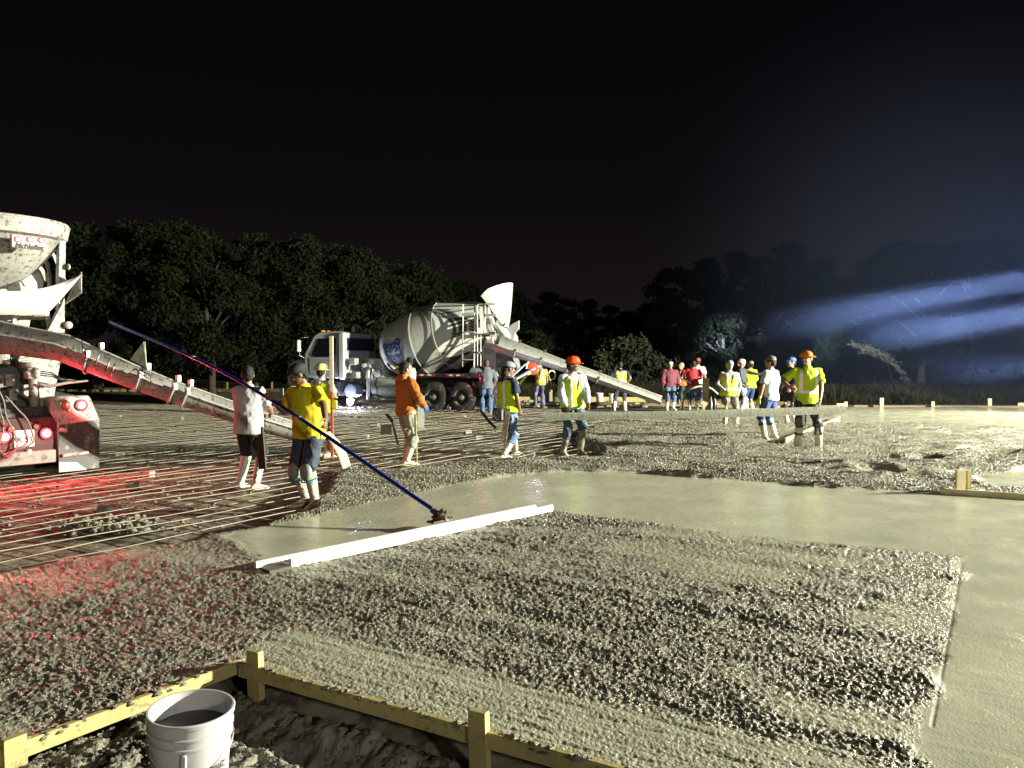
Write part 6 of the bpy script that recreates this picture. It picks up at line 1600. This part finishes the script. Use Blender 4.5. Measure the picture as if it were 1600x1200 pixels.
# (x in photo px, distance, top y in photo px)
def sc_for(Y, top, H): return ((565 - top) / 1200 * Y + CAM_Z + .3) / (H * .98)
for i, (px, Y, top, k) in enumerate([(-120, 36, 320, 0), (40, 44, 372, 1), (150, 47, 350, 2), (245, 45, 345, 0), (330, 43, 362, 1), (400, 47, 366, 2), (470, 45, 372, 0), (540, 46, 374, 1), (600, 50, 392, 2), (655, 55, 420, 0), (715, 60, 432, 1), (770, 66, 448, 2)]):
    put(protos[k], px, Y, sc_for(Y, top, [10, 10.5, 9.5][k]), i * 1.7, ('dim green tree in the left row, %s counted from the truck at the left' if i < 9 else 'dark tree behind the second truck, %s from the right of the row') % ('first', 'second', 'third', 'fourth', 'fifth', 'sixth', 'seventh', 'eighth', 'ninth', 'third', 'second', 'first')[i], GL if i < 9 else 'dark trees behind the truck')
for i, (px, Y, top, k) in enumerate([(835, 85, 455, 0), (900, 90, 462, 1), (960, 92, 478, 0), (1015, 88, 470, 1), (1070, 70, 415, 0), (1130, 64, 392, 1), (1195, 62, 378, 0), (1255, 66, 395, 1), (1310, 74, 440, 0), (1370, 68, 392, 1), (1440, 62, 372, 0), (1520, 60, 366, 1), (1600, 60, 360, 0), (1700, 62, 360, 1), (1800, 60, 370, 0)]):
    put(dark[k], px, Y, sc_for(Y, top, [11, 12][k]), i * 2.1, ('low black tree on the middle skyline, %s from the left' if i < 4 else ('large dark tree right of the middle, %s from the left' if i < 9 else 'tall tree behind the blue glare at the right, %s from the left')) % ('first', 'second', 'third', 'fourth', 'first', 'second', 'third', 'fourth', 'fifth', 'first', 'second', 'third', 'fourth', 'fifth', 'sixth')[i], 'far dark trees' if i < 4 else ('large dark trees right of the middle' if i < 9 else 'hazy trees at the right'))
def bush(px, Y, top, wdt, n, m, label, seed, lsz=.11, group=None, cat='bush'):
    H = (565 - top) / 1200 * Y + CAM_Z + .2; g = random.Random(seed); r_ = empty('bush', label, cat, ((px - 800) / 1200 * Y, Y, -.2), group=group)
    b = MB(); blobs = []
    for i in range(7):
        tip = Vector((g.uniform(-.35, .35) * wdt, g.uniform(-.3, .3) * wdt, H * g.uniform(.6, .95))); b.path([Vector((g.uniform(-.2, .2), 0, 0)), tip * .5 + Vector((0, 0, .1)), tip], [.05, .03, .01], 6); blobs.append((*tip, g.uniform(.3, .6)))
    for i in range(26): 
        t = g.random(); blobs.append((g.uniform(-.5, .5) * wdt * (1 - t * .5), g.uniform(-.4, .4) * wdt, H * t * .92, g.uniform(.3, .65) * wdt / 3))
    b.build('stem', BARK, r_, smooth=60); leaves(blobs, n, lsz, m, parent=r_, seed=seed); return r_
bush(975, 42, 530, 4.0, 7000, LEAF3, 'brownish green bush behind the chute and the orange hard hat', 31)
bush(1012, 44, 548, 2.6, 4000, LEAF3, 'lower bush at the right shoulder of the brownish green one', 32)
bush(838, 44, 515, 2.6, 4500, LEAF, 'tall narrow bush behind the hopper of the second truck', 33)
bush(875, 46, 548, 3.0, 3500, LEAF, 'dim bush under the chute of the second truck', 34)
bush(915, 46, 560, 2.6, 3000, LEAF3, 'low bush behind the two white buckets', 35)
for i, (px, t) in enumerate([(1070, 575), (1112, 580), (1150, 585), (1200, 585), (1245, 588), (1290, 590)]):
    bush(px, 48, t, 3, 2200, LEAF2, 'low dark bush behind the group of workers, %s from the left' % ('first', 'second', 'third', 'fourth', 'fifth', 'sixth')[i], 40 + i, group='dark bushes behind the group')
# lit grassy edge behind the far left form, brush beyond the slab at the right
def brush(name, label, x0, x1, y0, y1, n, hgt, m, seed, parent=None):
    g = np.random.default_rng(seed); x = g.uniform(x0, x1, n); y = g.uniform(y0, y1, n)
    hh3 = hgt * (.35 + .9 * vnoise(x * .9, y * .5, seed=seed)) * (.4 + .7 * g.random(n)); a = g.uniform(0, 6.28, n); wd = g.uniform(.006, .018, n); ln = g.normal(0, .55, (n, 2)) * hh3[:, None]
    dx = np.cos(a) * wd; dy = np.sin(a) * wd; z0 = np.full(n, -.2)
    p0 = np.stack([x - dx, y - dy, z0], 1); p1 = np.stack([x + dx, y + dy, z0], 1); p2 = np.stack([x + ln[:, 0] + dx * .4, y + ln[:, 1] + dy * .4, z0 + hh3], 1); p3 = np.stack([x + ln[:, 0] - dx * .4, y + ln[:, 1] - dy * .4, z0 + hh3], 1)
    o = np_mesh(name, np.stack([p0, p1, p2, p3], 1).reshape(-1, 3), np.arange(n * 4).reshape(-1, 4), m, False); tag(o, label, None, None, 'stuff'); return o
brush('brush', 'dry weeds and brush growing beyond the finished slab at the right', 12, 34, 31.5, 40, 60000, .72, STRAW, 3)
brush('grass', 'grassy verge behind the far form at the left', -34, -8, 47, 51, 12000, .5, STRAW, 4)
brush('grass', 'weeds on the dirt behind the second truck', -6, 11, 36.5, 42, 14000, .8, STRAW, 6)
b = MB()
for i in range(160):
    x = rnd.uniform(-30, -8); c = (x, 46.3 + rnd.uniform(-.6, .8), -.12); s_ = rnd.uniform(.05, .16); b.ell(c, (s_ * 1.6, s_, s_ * .7), 6, 4)
tag(b.build('rubble', mat('pale_rubble', (.4, .37, .22), .8, var=.4), smooth=40), 'pale rubble along the distant form at the left', None, None, 'stuff')
b = MB()
for i in range(120):
    x = rnd.uniform(-2, 12); c = (x, rnd.uniform(29.5, 34), -.14); s_ = rnd.uniform(.03, .12); b.ell(c, (s_ * 1.6, s_, s_ * .7), 6, 4)
tag(b.build('rubble', mat('pale_rubble', (.4, .37, .22), .8), smooth=40), 'stones scattered on the dirt behind the workers', None, None, 'stuff')
# arching branch, the glint of the beam put into its pale leaf colour
r_ = empty('sapling', 'arching sapling with leaves coloured pale as if glinting, right of the orange cap', 'sapling', ((1400 - 800) / 1200 * 40., 40, -.2))
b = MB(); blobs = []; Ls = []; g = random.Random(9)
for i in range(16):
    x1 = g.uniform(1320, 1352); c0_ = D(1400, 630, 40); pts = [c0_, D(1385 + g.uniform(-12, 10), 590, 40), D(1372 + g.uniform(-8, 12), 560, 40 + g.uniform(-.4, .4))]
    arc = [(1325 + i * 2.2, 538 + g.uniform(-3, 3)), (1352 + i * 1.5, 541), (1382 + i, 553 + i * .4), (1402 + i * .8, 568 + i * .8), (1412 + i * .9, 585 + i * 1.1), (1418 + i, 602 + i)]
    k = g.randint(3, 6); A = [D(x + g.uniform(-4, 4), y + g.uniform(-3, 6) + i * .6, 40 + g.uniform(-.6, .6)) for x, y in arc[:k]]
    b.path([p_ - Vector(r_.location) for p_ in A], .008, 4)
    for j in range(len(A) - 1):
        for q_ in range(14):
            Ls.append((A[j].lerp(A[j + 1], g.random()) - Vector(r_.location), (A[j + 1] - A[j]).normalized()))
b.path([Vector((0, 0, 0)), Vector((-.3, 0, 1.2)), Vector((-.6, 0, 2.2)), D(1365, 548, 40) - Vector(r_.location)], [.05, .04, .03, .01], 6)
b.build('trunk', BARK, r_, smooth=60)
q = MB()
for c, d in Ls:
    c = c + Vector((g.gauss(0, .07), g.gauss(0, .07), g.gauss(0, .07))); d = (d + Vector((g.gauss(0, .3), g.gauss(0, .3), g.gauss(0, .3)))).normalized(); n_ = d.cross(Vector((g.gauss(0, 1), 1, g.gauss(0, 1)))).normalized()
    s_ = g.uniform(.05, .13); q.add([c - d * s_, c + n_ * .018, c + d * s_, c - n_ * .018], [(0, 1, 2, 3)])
cr = q.build('crown', mat('glint_pale_leaves', (.60, .60, .50), .4, var=.3), r_); 
# blue glare at the right, built from an added volume and unseen lamps
# ------------------------------------------------------------------ added volume at the right, shaped to carry streaks like lens glare
hz = MB(); hz.ell((34, 37, 5.0), (30, 23, 22), 48, 24)
hm = bpy.data.materials.new('added_glare_mist'); hm.use_nodes = True; t_ = hm.node_tree
for n in list(t_.nodes):
    if n.type == 'BSDF_PRINCIPLED': t_.nodes.remove(n)
pv = t_.nodes.new('ShaderNodeVolumePrincipled'); pv.inputs['Color'].default_value = (.50, .66, 1, 1); 
tcm = t_.nodes.new('ShaderNodeTexCoord'); mpm = t_.nodes.new('ShaderNodeMapping'); mpm.vector_type = 'POINT'
mpm.inputs['Scale'].default_value = (1 / 30, 1 / 23, 1 / 22); mpm.inputs['Location'].default_value = (-34 / 30, -37 / 23, -5 / 22)
ln_ = t_.nodes.new('ShaderNodeVectorMath'); ln_.operation = 'LENGTH'; mrm = t_.nodes.new('ShaderNodeMapRange'); mrm.interpolation_type = 'SMOOTHERSTEP'
mrm.inputs[1].default_value = 1.0; mrm.inputs[2].default_value = .15; mrm.inputs[3].default_value = 0.0; mrm.inputs[4].default_value = .0085
t_.links.new(tcm.outputs['Object'], mpm.inputs['Vector']); t_.links.new(mpm.outputs[0], ln_.inputs[0]); t_.links.new(ln_.outputs['Value'], mrm.inputs[0]); t_.links.new(mrm.outputs[0], pv.inputs['Density'])
pv.inputs['Anisotropy'].default_value = -.2
t_.links.new(pv.outputs[0], [n for n in t_.nodes if n.type == 'OUTPUT_MATERIAL'][0].inputs['Volume'])
hm.cycles.volume_step_rate = 1.0
ho = hz.build('glare_mist', hm, smooth=180); tag(ho, 'added glow volume at the far right, standing in for blue lens glare', None, None, 'stuff')
# added unseen lamps with narrow beams that draw the glare streaks
for tgt, src, pw in ((D(1130, 527, 62), D(1750, 409, 24), 300), (D(1290, 536, 62), D(1750, 472, 24), 190), (D(1420, 588, 62), D(1750, 560, 24), 30)):
    lamp('added_beam', 'AREA', src, tgt, pw, (.58, .67, 1.0), shape='DISK', size=.75, spread=R(6.5))
lamp('flood_or_fill', 'SPOT', D(1760, 430, 24), (8, 60, 10), 2100, (.35, .45, 1.0), spot_size=R(120), spot_blend=.9, shadow_soft_size=.2)  # added unseen blue light, tints the volume and the right trees
lamp('flood_or_fill', 'SPOT', D(1770, 432, 24.4), (13, 21, 0), 9500, (1.0, .90, .66), spot_size=R(80), spot_blend=.8, shadow_soft_size=.2)  # added unseen warm light, brightens the far right concrete
